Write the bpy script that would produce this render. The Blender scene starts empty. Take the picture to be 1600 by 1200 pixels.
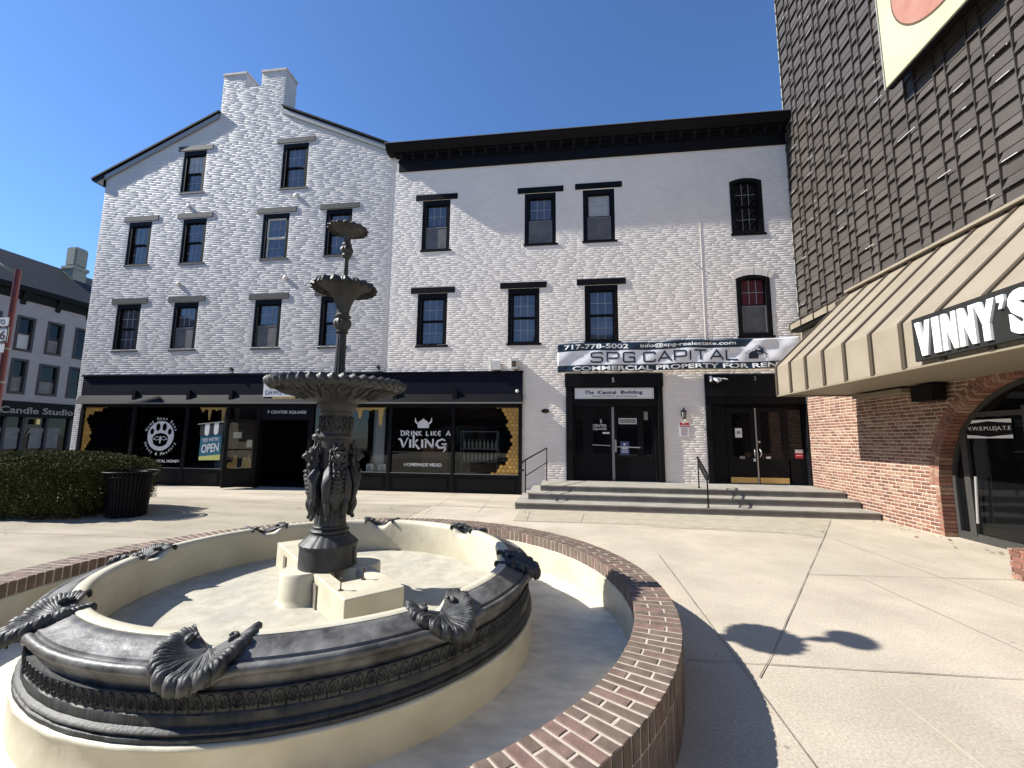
import bpy, bmesh, math, random
import numpy as np
from mathutils import Vector, Matrix
from mathutils.geometry import tessellate_polygon
R = math.radians
random.seed(7); rng = np.random.default_rng(7)
sc = bpy.context.scene
col = sc.collection
# ---------------------------------------------------------------- camera
cd = bpy.data.cameras.new('camera'); cam = bpy.data.objects.new('camera', cd); col.objects.link(cam)
rt = Vector((0.99162472, 0.12876963, 0.00993943)); upv = Vector((0.00640339, -0.12588308, 0.99202442)); fw = Vector((-0.12899383, 0.98365229, 0.12565333))
m = Matrix((rt, upv, -fw)).transposed().to_4x4(); m.translation = Vector((0, 0, 1.63)); cam.matrix_world = m
cd.sensor_width = 36; cd.lens = 671.28 * 36 / 1600; cd.clip_start = 0.05; cd.clip_end = 2000
sc.camera = cam
# ---------------------------------------------------------------- sky and sun
SUN = Vector((-0.773, -0.085, 0.631)).normalized()
w = bpy.data.worlds.new('World'); sc.world = w; w.use_nodes = True
nt = w.node_tree; bg = nt.nodes['Background']
sky = nt.nodes.new('ShaderNodeTexSky'); sky.sky_type = 'NISHITA'; sky.sun_disc = False
sky.sun_elevation = math.asin(SUN.z); sky.sun_rotation = math.atan2(SUN.x, SUN.y)
sky.air_density = 1.0; sky.dust_density = 0.1; sky.ozone_density = 10.0; sky.altitude = 200
nt.links.new(sky.outputs[0], bg.inputs[0]); bg.inputs[1].default_value = 0.102
sd = bpy.data.lights.new('sun', 'SUN'); sd.energy = 5.0; sd.angle = R(0.53); sd.color = (1, 0.96, 0.89)
so = bpy.data.objects.new('sun', sd); col.objects.link(so); so.rotation_euler = SUN.to_track_quat('Z', 'Y').to_euler(); so.location = (-30, -5, 30)
sc.view_settings.view_transform = 'Standard'; sc.view_settings.look = 'None'; sc.view_settings.exposure = 0.98; sc.view_settings.gamma = 1
sc.cycles.max_bounces = 6; sc.cycles.transparent_max_bounces = 12

# ---------------------------------------------------------------- materials
def mat(name, c, rough=0.6, c2=None, scale=3.0, bump=0.0, bscale=None, spec=0.5, metal=0.0, island=0.0, ior=None, detail=6, lo=0.35, hi=0.65, stretch=None, c3=None, s3=0.7, f3=0.5, emit=None, speck=0.0, bump2=0.0, stretch2=(3, 1, 14)):
    ma = bpy.data.materials.new(name); ma.use_nodes = True
    n = ma.node_tree; N = n.nodes; L = n.links; b = N['Principled BSDF']
    b.inputs['Roughness'].default_value = rough; b.inputs['Metallic'].default_value = metal
    b.inputs['Specular IOR Level'].default_value = spec
    if ior: b.inputs['IOR'].default_value = ior
    b.inputs['Base Color'].default_value = (*c, 1)
    tc = N.new('ShaderNodeTexCoord'); vec = tc.outputs['Object']
    if stretch:
        mp = N.new('ShaderNodeMapping'); mp.inputs['Scale'].default_value = stretch; L.new(vec, mp.inputs[0]); vec = mp.outputs[0]
    out = None
    if c2:
        no = N.new('ShaderNodeTexNoise'); no.inputs['Scale'].default_value = scale; no.inputs['Detail'].default_value = detail; no.inputs['Roughness'].default_value = 0.62; L.new(vec, no.inputs[0])
        cr = N.new('ShaderNodeValToRGB'); cr.color_ramp.elements[0].position = lo; cr.color_ramp.elements[1].position = hi
        cr.color_ramp.elements[0].color = (*c, 1); cr.color_ramp.elements[1].color = (*c2, 1); L.new(no.outputs[0], cr.inputs[0]); out = cr.outputs[0]
    if c3:
        no = N.new('ShaderNodeTexNoise'); no.inputs['Scale'].default_value = s3; no.inputs['Detail'].default_value = 4; L.new(vec, no.inputs[0])
        cr = N.new('ShaderNodeValToRGB'); cr.color_ramp.elements[0].position = 0.45; cr.color_ramp.elements[1].position = 0.72
        cr.color_ramp.elements[0].color = (0, 0, 0, 1); cr.color_ramp.elements[1].color = (f3, f3, f3, 1); L.new(no.outputs[0], cr.inputs[0])
        mx = N.new('ShaderNodeMix'); mx.data_type = 'RGBA'; L.new(cr.outputs[0], mx.inputs[0])
        if out: L.new(out, mx.inputs[6])
        else: mx.inputs[6].default_value = (*c, 1)
        mx.inputs[7].default_value = (*c3, 1); out = mx.outputs[2]
    if speck:
        no = N.new('ShaderNodeTexNoise'); no.inputs['Scale'].default_value = 55; no.inputs['Detail'].default_value = 3; L.new(tc.outputs['Object'], no.inputs[0])
        vo = N.new('ShaderNodeTexVoronoi'); vo.inputs['Scale'].default_value = 2.3; L.new(tc.outputs['Object'], vo.inputs[0])
        m1 = N.new('ShaderNodeMapRange'); m1.inputs[1].default_value = .3; m1.inputs[2].default_value = .7; m1.inputs[3].default_value = 1 - speck; m1.inputs[4].default_value = 1 + speck; L.new(no.outputs[0], m1.inputs[0])
        m2 = N.new('ShaderNodeMapRange'); m2.inputs[1].default_value = .028; m2.inputs[2].default_value = .05; m2.inputs[3].default_value = .62; m2.inputs[4].default_value = 1; L.new(vo.outputs['Distance'], m2.inputs[0])
        mm = N.new('ShaderNodeMath'); mm.operation = 'MULTIPLY'; L.new(m1.outputs[0], mm.inputs[0]); L.new(m2.outputs[0], mm.inputs[1])
        mx = N.new('ShaderNodeVectorMath'); mx.operation = 'SCALE'; L.new(out, mx.inputs[0]); L.new(mm.outputs[0], mx.inputs['Scale']); out = mx.outputs[0]
    if island:
        g = N.new('ShaderNodeNewGeometry'); mr = N.new('ShaderNodeMapRange'); mr.inputs[3].default_value = 1 - island; mr.inputs[4].default_value = 1 + island * 0.8
        L.new(g.outputs['Random Per Island'], mr.inputs[0])
        mx = N.new('ShaderNodeVectorMath'); mx.operation = 'SCALE'
        if out: L.new(out, mx.inputs[0])
        else: mx.inputs[0].default_value = c
        L.new(mr.outputs[0], mx.inputs['Scale']); out = mx.outputs[0]
    if out: L.new(out, b.inputs['Base Color'])
    if bump:
        no = N.new('ShaderNodeTexNoise'); no.inputs['Scale'].default_value = bscale or scale; no.inputs['Detail'].default_value = 5; L.new(vec, no.inputs[0])
        bu = N.new('ShaderNodeBump'); bu.inputs['Strength'].default_value = 1; bu.inputs['Distance'].default_value = bump; L.new(no.outputs[0], bu.inputs['Height']); L.new(bu.outputs[0], b.inputs['Normal'])
        if bump2:
            mp = N.new('ShaderNodeMapping'); mp.inputs['Scale'].default_value = stretch2; L.new(tc.outputs['Object'], mp.inputs[0])
            n2 = N.new('ShaderNodeTexNoise'); n2.inputs['Scale'].default_value = 1; n2.inputs['Detail'].default_value = 4; n2.inputs['Roughness'].default_value = .6; L.new(mp.outputs[0], n2.inputs[0])
            b2 = N.new('ShaderNodeBump'); b2.inputs['Strength'].default_value = 1; b2.inputs['Distance'].default_value = bump2; L.new(n2.outputs[0], b2.inputs['Height']); L.new(bu.outputs[0], b2.inputs['Normal']); L.new(b2.outputs[0], b.inputs['Normal'])
    if emit:
        b.inputs['Emission Color'].default_value = (*c, 1); b.inputs['Emission Strength'].default_value = emit
    return ma
def brickmat(name, ca, cb, cc, bump=0.002, bscale=60, rough=0.85):
    """each brick (mesh island) takes its own colour"""
    ma = mat(name, ca, rough, bump=bump, bscale=bscale); n = ma.node_tree; N = n.nodes; L = n.links; b = N['Principled BSDF']
    g = N.new('ShaderNodeNewGeometry'); cr = N.new('ShaderNodeValToRGB'); e = cr.color_ramp.elements
    e[0].position = 0; e[0].color = (*ca, 1); e[1].position = 1; e[1].color = (*cc, 1); k = e.new(0.5); k.color = (*cb, 1)
    L.new(g.outputs['Random Per Island'], cr.inputs[0])
    tc = N.new('ShaderNodeTexCoord'); no = N.new('ShaderNodeTexNoise'); no.inputs['Scale'].default_value = 14; no.inputs['Detail'].default_value = 6; L.new(tc.outputs['Object'], no.inputs[0])
    mr = N.new('ShaderNodeMapRange'); mr.inputs[1].default_value = .3; mr.inputs[2].default_value = .7; mr.inputs[3].default_value = 0.72; mr.inputs[4].default_value = 1.25; L.new(no.outputs[0], mr.inputs[0])
    mx = N.new('ShaderNodeVectorMath'); mx.operation = 'SCALE'; L.new(cr.outputs[0], mx.inputs[0]); L.new(mr.outputs[0], mx.inputs['Scale']); L.new(mx.outputs[0], b.inputs['Base Color'])
    return ma
def glassmat(name, tint=(.75, .8, .8), k=1.0, ior=1.5):
    ma = bpy.data.materials.new(name); ma.use_nodes = True; n = ma.node_tree; N = n.nodes; L = n.links
    N.remove(N['Principled BSDF']); o = N['Material Output']
    fr = N.new('ShaderNodeFresnel'); fr.inputs[0].default_value = ior; gl = N.new('ShaderNodeBsdfGlossy'); gl.inputs['Roughness'].default_value = 0.0
    gl.inputs['Color'].default_value = (k, k, k, 1)
    tr = N.new('ShaderNodeBsdfTransparent'); tr.inputs[0].default_value = (*tint, 1); mx = N.new('ShaderNodeMixShader')
    L.new(fr.outputs[0], mx.inputs[0]); L.new(tr.outputs[0], mx.inputs[1]); L.new(gl.outputs[0], mx.inputs[2]); L.new(mx.outputs[0], o.inputs[0])
    return ma
M = dict(
 white_brick=mat('white_painted_brick', (.79, .725, .65), .6, c2=(.84, .78, .705), scale=2.2, bump=.0008, bscale=26, bump2=.0011, stretch2=(5, 1, 16), island=.02, c3=(.70, .65, .59), s3=1.1, f3=.5),
 shaded_white_brick=mat('shade_tinted_white_brick', (.50, .475, .45), .6, c2=(.56, .54, .515), scale=2.2, bump=.0008, bscale=26, bump2=.0011, stretch2=(5, 1, 16), island=.02, c3=(.45, .43, .41), s3=1.1, f3=.5),  # weaker sun on the gable front painted in as a greyer tone
 shaded_white_mortar=mat('shade_tinted_white_mortar', (.52, .495, .47), .7, c2=(.58, .555, .53), scale=2.5, bump=.003, bscale=50),  # joints carry the same painted weaker-sun tone
 white_mortar=mat('white_painted_mortar', (.74, .685, .62), .7, c2=(.80, .75, .68), scale=2.5, bump=.003, bscale=50),
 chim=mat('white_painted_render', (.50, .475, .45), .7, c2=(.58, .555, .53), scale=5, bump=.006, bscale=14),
 black=mat('black_paint', (.006, .006, .0075), .5, spec=.1, c2=(.009, .009, .010), scale=7, bump=.001, bscale=30),
 black_flat=mat('matt_black_paint', (.005, .005, .006), .7, spec=.15, c2=(.008, .008, .009), scale=5),
 soft_black=mat('weathered_black_wood', (.020, .019, .018), .6, c2=(.050, .048, .045), scale=9, bump=.002, bscale=40, stretch=(1, 6, 6)),
 navy=mat('navy_black_fascia', (.0045, .0052, .013), .7, spec=.1, c2=(.007, .0078, .017), scale=3),
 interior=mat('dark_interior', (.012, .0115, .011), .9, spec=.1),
 pane=mat('window_glass', (.045, .050, .068), .03, c2=(.085, .092, .115), scale=1.3, ior=1.85, lo=.4, hi=.6, bump=.0012, bscale=1.7),
 pane_dark=mat('dark_window_glass', (.004, .0045, .005), .03, ior=1.5, spec=.3, bump=.001, bscale=1.5),
 screen=mat('insect_screen', (.10, .095, .092), .55, c2=(.14, .135, .13), scale=3, lo=.4, hi=.6),
 blind=mat('pale_blind', (.42, .43, .43), .6, c2=(.34, .35, .36), scale=3),
 red_curtain=mat('red_curtain', (.13, .012, .018), .5, c2=(.06, .008, .012), scale=9),
 muntin=mat('white_muntin', (.32, .34, .38), .5),
 white_frame=mat('white_sash_paint', (.70, .70, .68), .5),
 shopglass=glassmat('shop_glass', tint=(.93, .95, .95), k=.55),
 metal=mat('brushed_aluminium', (.42, .41, .40), .4, metal=.6),
 grey=mat('grey_metal', (.25, .25, .25), .5, metal=.3),
 white=mat('white_plastic', (.72, .72, .72), .5),
 paper=mat('white_paper', (.70, .70, .68), .7),
 beige_box=mat('pale_grey_box', (.60, .59, .56), .5),
 letter=mat('white_vinyl_lettering', (.66, .66, .66), .6),
 letter_bright=mat('white_letter_face', (.88, .88, .86), .5),
 navy_ink=mat('navy_ink', (.012, .026, .055), .5),
 black_ink=mat('black_ink', (.012, .012, .014), .6),
 cloth=mat('white_vinyl_banner', (.72, .72, .74), .45, c2=(.78, .78, .80), scale=2),
 navy_band=mat('navy_vinyl', (.010, .028, .050), .45),
 amber=mat('amber_honeycomb', (.42, .24, .045), .5, c2=(.52, .33, .09), scale=6, island=.2),
 amber_dark=mat('amber_comb_edges', (.30, .155, .02), .5),
 honey=mat('honey_print', (.48, .33, .11), .5, c2=(.38, .23, .05), scale=5),
teal_reflection=mat('dark_teal_reflection', (.030, .060, .058), .4, c2=(.012, .020, .022), scale=2.2),  # street reflection in the glass put into this colour
 teal=mat('teal_print', (.012, .12, .19), .5), yellow_print=mat('yellow_green_print', (.52, .52, .16), .5), blue_print=mat('blue_print', (.06, .08, .22), .5),
 cream=mat('cream_painted_concrete', (.46, .42, .31), .55, c2=(.54, .505, .395), scale=3.5, bump=.003, bscale=16, c3=(.36, .325, .23), s3=2.3, f3=.42),
 cream_floor=mat('flaking_cream_paint', (.33, .305, .235), .75, c2=(.44, .415, .34), scale=7, bump=.004, bscale=20, c3=(.27, .26, .225), s3=3, f3=.55),
 moat=mat('worn_moat_floor', (.62, .55, .42), .75, c2=(.74, .67, .53), scale=6, bump=.003, bscale=16, c3=(.36, .33, .265), s3=2.4, f3=.6, stretch=(1, 2.2, 1)),
 iron=mat('black_painted_iron', (.014, .0145, .015), .56, c2=(.040, .042, .043), scale=11, bump=.005, bscale=22, detail=10, c3=(.11, .11, .10), s3=6, f3=.6),
 iron_band=mat('streaked_iron_band', (.010, .011, .012), .58, c2=(.030, .031, .031), scale=9, bump=.004, bscale=20, c3=(.060, .060, .055), s3=5, f3=.6, stretch=(2.5, 2.5, .35)),
 iron_top=mat('weathered_grey_iron', (.030, .0285, .027), .5, c2=(.115, .11, .103), scale=7, bump=.007, bscale=14, detail=12, c3=(.24, .24, .23), s3=6, f3=.6, lo=.38, hi=.68),
 iron_col=mat('charcoal_iron', (.017, .0175, .018), .55, c2=(.034, .035, .037), scale=9, bump=.002, bscale=45),
 rust=mat('rusty_iron', (.10, .06, .03), .8, c2=(.05, .03, .02), scale=20),
 red_brick=brickmat('red_brick', (.135, .060, .042), (.215, .090, .060), (.29, .185, .125)),
 cope_brick=brickmat('weathered_coping_brick', (.115, .078, .058), (.135, .100, .074), (.165, .100, .080), rough=.8),
 red_brick_plain=mat('plain_brown_brick', (.16, .085, .06), .85, c2=(.22, .12, .085), scale=3, bump=.003, bscale=30), tan_wall=mat('tan_render', (.34, .28, .20), .85, c2=(.40, .33, .25), scale=2),
 mortar=mat('pale_mortar', (.38, .325, .26), .9, c2=(.45, .395, .325), scale=20, bump=.002, bscale=60),
 concrete=mat('plaza_concrete', (.355, .310, .243), .85, speck=.17, c2=(.455, .400, .315), scale=1.1, bump=.003, bscale=70, detail=12, c3=(.31, .275, .21), s3=.35, f3=.55),
 walk=mat('sidewalk_concrete', (.37, .32, .245), .85, speck=.08, c2=(.45, .395, .31), scale=1.4, bump=.003, bscale=70, detail=10, c3=(.25, .225, .18), s3=.9, f3=.7, stretch=(.4, 1.6, 1)),
 olive_walk=mat('olive_concrete', (.235, .210, .150), .85, speck=.10, c2=(.31, .28, .21), scale=1.6, bump=.003, bscale=70, detail=10, c3=(.37, .31, .245), s3=1.1, f3=.8, stretch=(.6, 1.8, 1)),  # darker and more olive than the plaza concrete
 patch=mat('lichen_stained_concrete', (.29, .258, .19), .9, speck=.08, c2=(.37, .33, .255), scale=4, bump=.002, bscale=60, detail=10),
 joint=mat('dirty_joint', (.11, .095, .075), .9, c2=(.23, .20, .16), scale=6),
 joint_light=mat('pale_joint', (.46, .41, .33), .9, c2=(.38, .335, .265), scale=5),
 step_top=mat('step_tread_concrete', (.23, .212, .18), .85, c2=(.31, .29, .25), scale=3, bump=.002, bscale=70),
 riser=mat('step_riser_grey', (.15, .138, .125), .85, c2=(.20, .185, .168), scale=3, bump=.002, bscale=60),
 asphalt=mat('asphalt', (.045, .045, .047), .9, c2=(.07, .07, .07), scale=30),
 shingle=mat('brown_slate_shingle', (.050, .042, .036), .5, c2=(.070, .060, .052), scale=1.6, bump=.002, bscale=40, island=.12),
 shingle_back=mat('dark_backing', (.015, .013, .012), .8),
 shrib=mat('brown_rib', (.045, .038, .034), .5),
 silver=mat('bare_bright_edge', (.75, .73, .70), .3, metal=.2),
 awn=mat('tan_standing_seam', (.225, .190, .140), .5, c2=(.265, .228, .172), scale=1.5, bump=.001, bscale=6),
 awn_rib=mat('bronze_seam', (.060, .046, .032), .5), awn_side=mat('awning_soffit', (.20, .17, .12), .6),
 board=mat('charcoal_board', (.014, .0145, .014), .5, spec=.2, c2=(.022, .022, .021), scale=6),
 yellow=mat('cream_yellow_panel', (.43, .40, .24), .5, c2=(.46, .435, .29), scale=1.2),
 pink=mat('faded_red_disc', (.31, .13, .085), .5, c2=(.36, .18, .13), scale=2),
 brass=mat('brass_plate', (.50, .34, .12), .35, metal=.7, c2=(.62, .46, .2), scale=20),
 leaf=mat('yew_leaves', (.008, .014, .004), .8, spec=.12, c2=(.105, .108, .028), scale=30, lo=.3, hi=.7, island=.3), bark=mat('bark', (.05, .035, .025), .9),
 far_wall=mat('grey_painted_wall', (.24, .228, .235), .8, c2=(.275, .262, .27), scale=2), far_roof=mat('dark_shingle_roof', (.016, .016, .018), .8, c2=(.024, .023, .025), scale=5),
 far_trim=mat('dark_grey_trim', (.03, .03, .033), .7), far_chim=mat('mossy_grey_masonry', (.20, .21, .18), .9, c2=(.28, .29, .25), scale=8),
 red_pole=mat('rust_red_pole', (.13, .018, .013), .45, c2=(.09, .015, .012), scale=5),
 sign_red=mat('red_ink', (.42, .02, .04), .5), wood=mat('brown_wood', (.16, .075, .03), .6), sage=mat('sage_paint', (.32, .36, .32), .7), pinkcl=mat('dusty_pink', (.32, .16, .20), .7), bottle=mat('pale_bottle', (.32, .33, .27), .3),
 dry=mat('dry_leaf', (.16, .075, .03), .8, island=.4),
)

# ---------------------------------------------------------------- mesh helpers
ORG = {}
def tag(o, label=None, cat=None, group=None, kind=None):
    if label: o['label'] = label
    if cat: o['category'] = cat
    if group: o['group'] = group
    if kind: o['kind'] = kind
    return o
def thing(name, label, cat, loc=(0, 0, 0), group=None):
    o = bpy.data.objects.new(name, None); col.objects.link(o); o.location = loc; o.empty_display_size = .1
    ORG[o.name] = Vector(loc); return tag(o, label, cat, group)
class MB:
    def __init__(s): s.v = []; s.f = []; s.mi = []; s.cur = 0
    def add(s, vs, fs, mi=None):
        k = len(s.v); s.v += [tuple(p) for p in vs]; s.f += [tuple(i + k for i in f) for f in fs]; s.mi += [s.cur if mi is None else mi] * len(fs); return s
    def box(s, x0, x1, y0, y1, z0, z1, c=0.0, mi=None):
        if c:
            P = []
            for (a, b, d) in ((x0, x1, 0), ):
                pass
            bm = bmesh.new(); bmesh.ops.create_cube(bm, size=1)
            for v in bm.verts: v.co = Vector(((x0 + x1) / 2 + v.co.x * (x1 - x0), (y0 + y1) / 2 + v.co.y * (y1 - y0), (z0 + z1) / 2 + v.co.z * (z1 - z0)))
            bmesh.ops.bevel(bm, geom=bm.edges[:], offset=c, segments=2, affect='EDGES'); bm.verts.index_update()
            s.add([v.co for v in bm.verts], [[v.index for v in f.verts] for f in bm.faces], mi); bm.free(); return s
        vs = [(x, y, z) for x in (x0, x1) for y in (y0, y1) for z in (z0, z1)]
        return s.add(vs, [(0, 1, 3, 2), (4, 6, 7, 5), (0, 4, 5, 1), (2, 3, 7, 6), (0, 2, 6, 4), (1, 5, 7, 3)], mi)
    def prism(s, pts, d0, d1, axis='y', holes=(), mi=None):
        """polygon (a,b) extruded along axis: y -> (x,z), x -> (y,z), z -> (x,y)"""
        def P(a, b, d): return {'y': (a, d, b), 'x': (d, a, b), 'z': (a, b, d)}[axis]
        loops = [list(pts)] + [list(h) for h in holes]
        tris = tessellate_polygon([[Vector((a, b, 0)) for a, b in l] for l in loops])
        allp = [p for l in loops for p in l]; n = len(allp)
        vs = [P(a, b, d0) for a, b in allp] + [P(a, b, d1) for a, b in allp]
        fs = [t for t in tris] + [tuple(i + n for i in reversed(t)) for t in tris]
        k = 0
        for l in loops:
            m_ = len(l); fs += [(k + i, k + (i + 1) % m_, k + (i + 1) % m_ + n, k + i + n) for i in range(m_)]; k += m_
        return s.add(vs, fs, mi)
    def tube(s, pts, r, n=8, closed=False, mi=None):
        pts = [Vector(p) for p in pts]; m_ = len(pts); rs = r if isinstance(r, (list, tuple)) else [r] * m_
        vs = []; prev = None
        for i, p in enumerate(pts):
            if closed: t = (pts[(i + 1) % m_] - pts[i - 1]).normalized()
            else: t = (pts[min(i + 1, m_ - 1)] - pts[max(i - 1, 0)]).normalized()
            a = Vector((0, 0, 1)) if abs(t.z) < .9 else Vector((1, 0, 0))
            if prev: a = prev
            u = (a - t * a.dot(t)).normalized(); vv = t.cross(u); prev = u
            for j in range(n):
                an = 2 * math.pi * j / n; vs.append(p + (u * math.cos(an) + vv * math.sin(an)) * rs[i])
        fs = []
        for i in range(m_ if closed else m_ - 1):
            a = i * n; b = ((i + 1) % m_) * n
            for j in range(n): fs.append((a + j, a + (j + 1) % n, b + (j + 1) % n, b + j))
        if not closed: fs += [tuple(range(n))[::-1], tuple((m_ - 1) * n + j for j in range(n))]
        return s.add(vs, fs, mi)
    def lathe(s, prof, c, n=64, fn=None, mi=None, cap=False):
        vs = []
        for (r, z) in prof:
            for j in range(n):
                a = 2 * math.pi * j / n; rr, zz = (fn(r, z, a) if fn else (r, z)); vs.append((c[0] + rr * math.cos(a), c[1] + rr * math.sin(a), zz))
        fs = []
        for i in range(len(prof) - 1):
            for j in range(n): fs.append((i * n + j, i * n + (j + 1) % n, (i + 1) * n + (j + 1) % n, (i + 1) * n + j))
        if cap: fs += [tuple(range(n))[::-1], tuple((len(prof) - 1) * n + j for j in range(n))]
        return s.add(vs, fs, mi)
    def grid(s, fn, nu, nv, mi=None):
        vs = [fn(i / nu, j / nv) for i in range(nu + 1) for j in range(nv + 1)]
        fs = [(i * (nv + 1) + j, (i + 1) * (nv + 1) + j, (i + 1) * (nv + 1) + j + 1, i * (nv + 1) + j + 1) for i in range(nu) for j in range(nv)]
        return s.add(vs, fs, mi)
    def map(s, fn): s.v = [tuple(fn(*p)) for p in s.v]; return s
    def build(s, name, mats, parent=None, smooth=False, loc=None, recalc=True, mod=None):
        org = ORG[parent.name] if parent else Vector(loc or (0, 0, 0))
        me = bpy.data.meshes.new(name); me.from_pydata([(x - org.x, y - org.y, z - org.z) for x, y, z in s.v], [], s.f)
        ml = mats if isinstance(mats, (list, tuple)) else [mats]
        for a in ml: me.materials.append(M[a])
        if len(ml) > 1: me.polygons.foreach_set('material_index', s.mi)
        if recalc:
            bm = bmesh.new(); bm.from_mesh(me); bmesh.ops.recalc_face_normals(bm, faces=bm.faces); bm.to_mesh(me); bm.free()
        if smooth:
            me.polygons.foreach_set('use_smooth', [True] * len(me.polygons))
            if smooth is not True: me.set_sharp_from_angle(angle=R(smooth))
        o = bpy.data.objects.new(name, me); col.objects.link(o)
        if parent: o.parent = parent
        else: o.location = org
        ORG[o.name] = org.copy(); return o
def rawmesh(name, V, F, mt, parent):
    """numpy quads to one mesh"""
    org = ORG[parent.name]; me = bpy.data.meshes.new(name); nv, nf = len(V), len(F)
    me.vertices.add(nv); me.vertices.foreach_set('co', (V - np.array(org)).astype(np.float32).ravel())
    me.loops.add(nf * 4); me.loops.foreach_set('vertex_index', F.astype(np.int32).ravel())
    me.polygons.add(nf); me.polygons.foreach_set('loop_start', np.arange(0, nf * 4, 4, dtype=np.int32)); me.polygons.foreach_set('loop_total', np.full(nf, 4, dtype=np.int32))
    me.update(calc_edges=True); me.materials.append(M[mt]); o = bpy.data.objects.new(name, me); col.objects.link(o); o.parent = parent; ORG[o.name] = org.copy(); return o
_tc = {}
def textgeo(body, off=0.0, ext=0.0):
    k = (body, off, ext)
    if k in _tc: return _tc[k]
    cu = bpy.data.curves.new('t', 'FONT'); cu.body = body; cu.offset = off; cu.extrude = ext; cu.resolution_u = 4
    o = bpy.data.objects.new('t', cu); col.objects.link(o); dg = bpy.context.evaluated_depsgraph_get(); me = bpy.data.meshes.new_from_object(o.evaluated_get(dg))
    vs = [tuple(v.co) for v in me.vertices]; fs = [tuple(p.vertices) for p in me.polygons]
    bpy.data.objects.remove(o); bpy.data.curves.remove(cu); bpy.data.meshes.remove(me)
    xs = [v[0] for v in vs]; ys = [v[1] for v in vs]
    _tc[k] = (vs, fs, min(xs), max(xs), min(ys), max(ys)); return _tc[k]
def text(mb, body, u0, u1, v0, v1, fn, off=0.0, thick=0.002, mi=None, full=True):
    """text stretched to the box u0..u1, v0..v1; fn(u, v, d) -> point, d rises out of the surface"""
    vs, fs, a, b, c, d = textgeo(body, off, 0.5)
    k = (v1 - v0) / (d - c)
    if u1 is None: u1 = u0 + (b - a) * k * 0.92
    mb.add([fn(u0 + (x - a) / (b - a) * (u1 - u0), v0 + (y - c) * k, (z + .5) * thick) for x, y, z in vs], fs, mi)
def strokes(mb, polys, u0, v0, su, sv, w, fn, thick=.002, mi=None):
    """letters drawn as flat ribbons"""
    for pl in polys:
        P = [Vector((u0 + p[0] * su, v0 + p[1] * sv)) for p in pl]; W = [(p[2] if len(p) > 2 else 1) * w / 2 for p in pl]
        P2 = [P[0]]; W2 = [W[0]]
        for i_ in range(len(P) - 1):
            n_ = max(1, int((P[i_ + 1] - P[i_]).length / .045))
            for q_ in range(1, n_ + 1): P2.append(P[i_].lerp(P[i_ + 1], q_ / n_)); W2.append(W[i_] + (W[i_ + 1] - W[i_]) * q_ / n_)
        P, W = P2, W2
        L_ = []; Rr = []
        for i, p in enumerate(P):
            d = (P[min(i + 1, len(P) - 1)] - P[max(i - 1, 0)]).normalized(); nn = Vector((-d.y, d.x))
            if 0 < i < len(P) - 1:
                d1 = (P[i] - P[i - 1]).normalized(); c_ = max(.5, abs(nn.dot(Vector((-d1.y, d1.x))))); nn = nn / c_
            L_.append(p + nn * W[i]); Rr.append(p - nn * W[i])
        n = len(P); vs = [fn(q.x, q.y, d) for d in (0, thick) for q in L_ + Rr]
        fs = []
        for i in range(n - 1):
            fs += [(i, i + 1, n + i + 1, n + i), (2 * n + i, 3 * n + i, 3 * n + i + 1, 2 * n + i + 1), (i, 2 * n + i, 2 * n + i + 1, i + 1), (n + i, n + i + 1, 3 * n + i + 1, 3 * n + i)]
        fs += [(0, n, 3 * n, 2 * n), (n - 1, 3 * n - 1, 4 * n - 1, 2 * n - 1)]
        mb.add(vs, fs, mi)
def rect(x0, x1, z0, z1): return [(x0, z0), (x1, z0), (x1, z1), (x0, z1)]
def ngon(cx_, cz_, rx, rz=None, n=24, a0=0, a1=2 * math.pi): 
    rz = rz or rx; full = abs(a1 - a0 - 2 * math.pi) < 1e-6
    return [(cx_ + rx * math.cos(a0 + (a1 - a0) * i / (n if full else n - 1)), cz_ + rz * math.sin(a0 + (a1 - a0) * i / (n if full else n - 1))) for i in range(n)]

D = 12.8
# ================================================================ ground
g = MB(); g.add([(-300, -300, 0), (300, -300, 0), (300, 500, 0), (-300, 500, 0)], [(0, 1, 2, 3)]); tag(g.build('plaza_ground', 'concrete'), kind='structure')
g = MB(); g.add([(-17.4, 10.35, .004), (-1.3, 10.3, .004), (-1.3, 12.78, .004), (-17.4, 12.78, .004)], [(0, 1, 2, 3)]); tag(g.build('sidewalk', 'walk'), kind='structure')
g = MB(); g.add([(-1.1, 8.76, .004), (1.4, 8.8, .004), (1.6, 8.62, .004), (3.82, 8.5, .004), (4.34, 8.25, .004), (5.3, 9.85, .004), (5.6, 10.3, .004), (-1.1, 10.3, .004)], [tuple(range(8))]); tag(g.build('stained_paving', 'patch'), kind='structure')
g = MB(); g.add([(-28, -80, .004), (-20.5, -80, .004), (-20.5, 200, .004), (-28, 200, .004)], [(0, 1, 2, 3)]); tag(g.build('road', 'asphalt'), kind='structure')
g = MB(); g.add([(-19.5, 5.9, .003), (-3.3, 6.4, .003), (-3.25, 10.34, .003), (-19.5, 10.34, .003)], [(0, 1, 2, 3)]); g.add([(-19.5, -6, .003), (-5.2, -6, .003), (-5.2, 6.33, .003), (-19.5, 5.89, .003)], [(0, 1, 2, 3)]); tag(g.build('darker_paving', 'olive_walk'), kind='structure')  # darker olive sheets over the left paving
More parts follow.
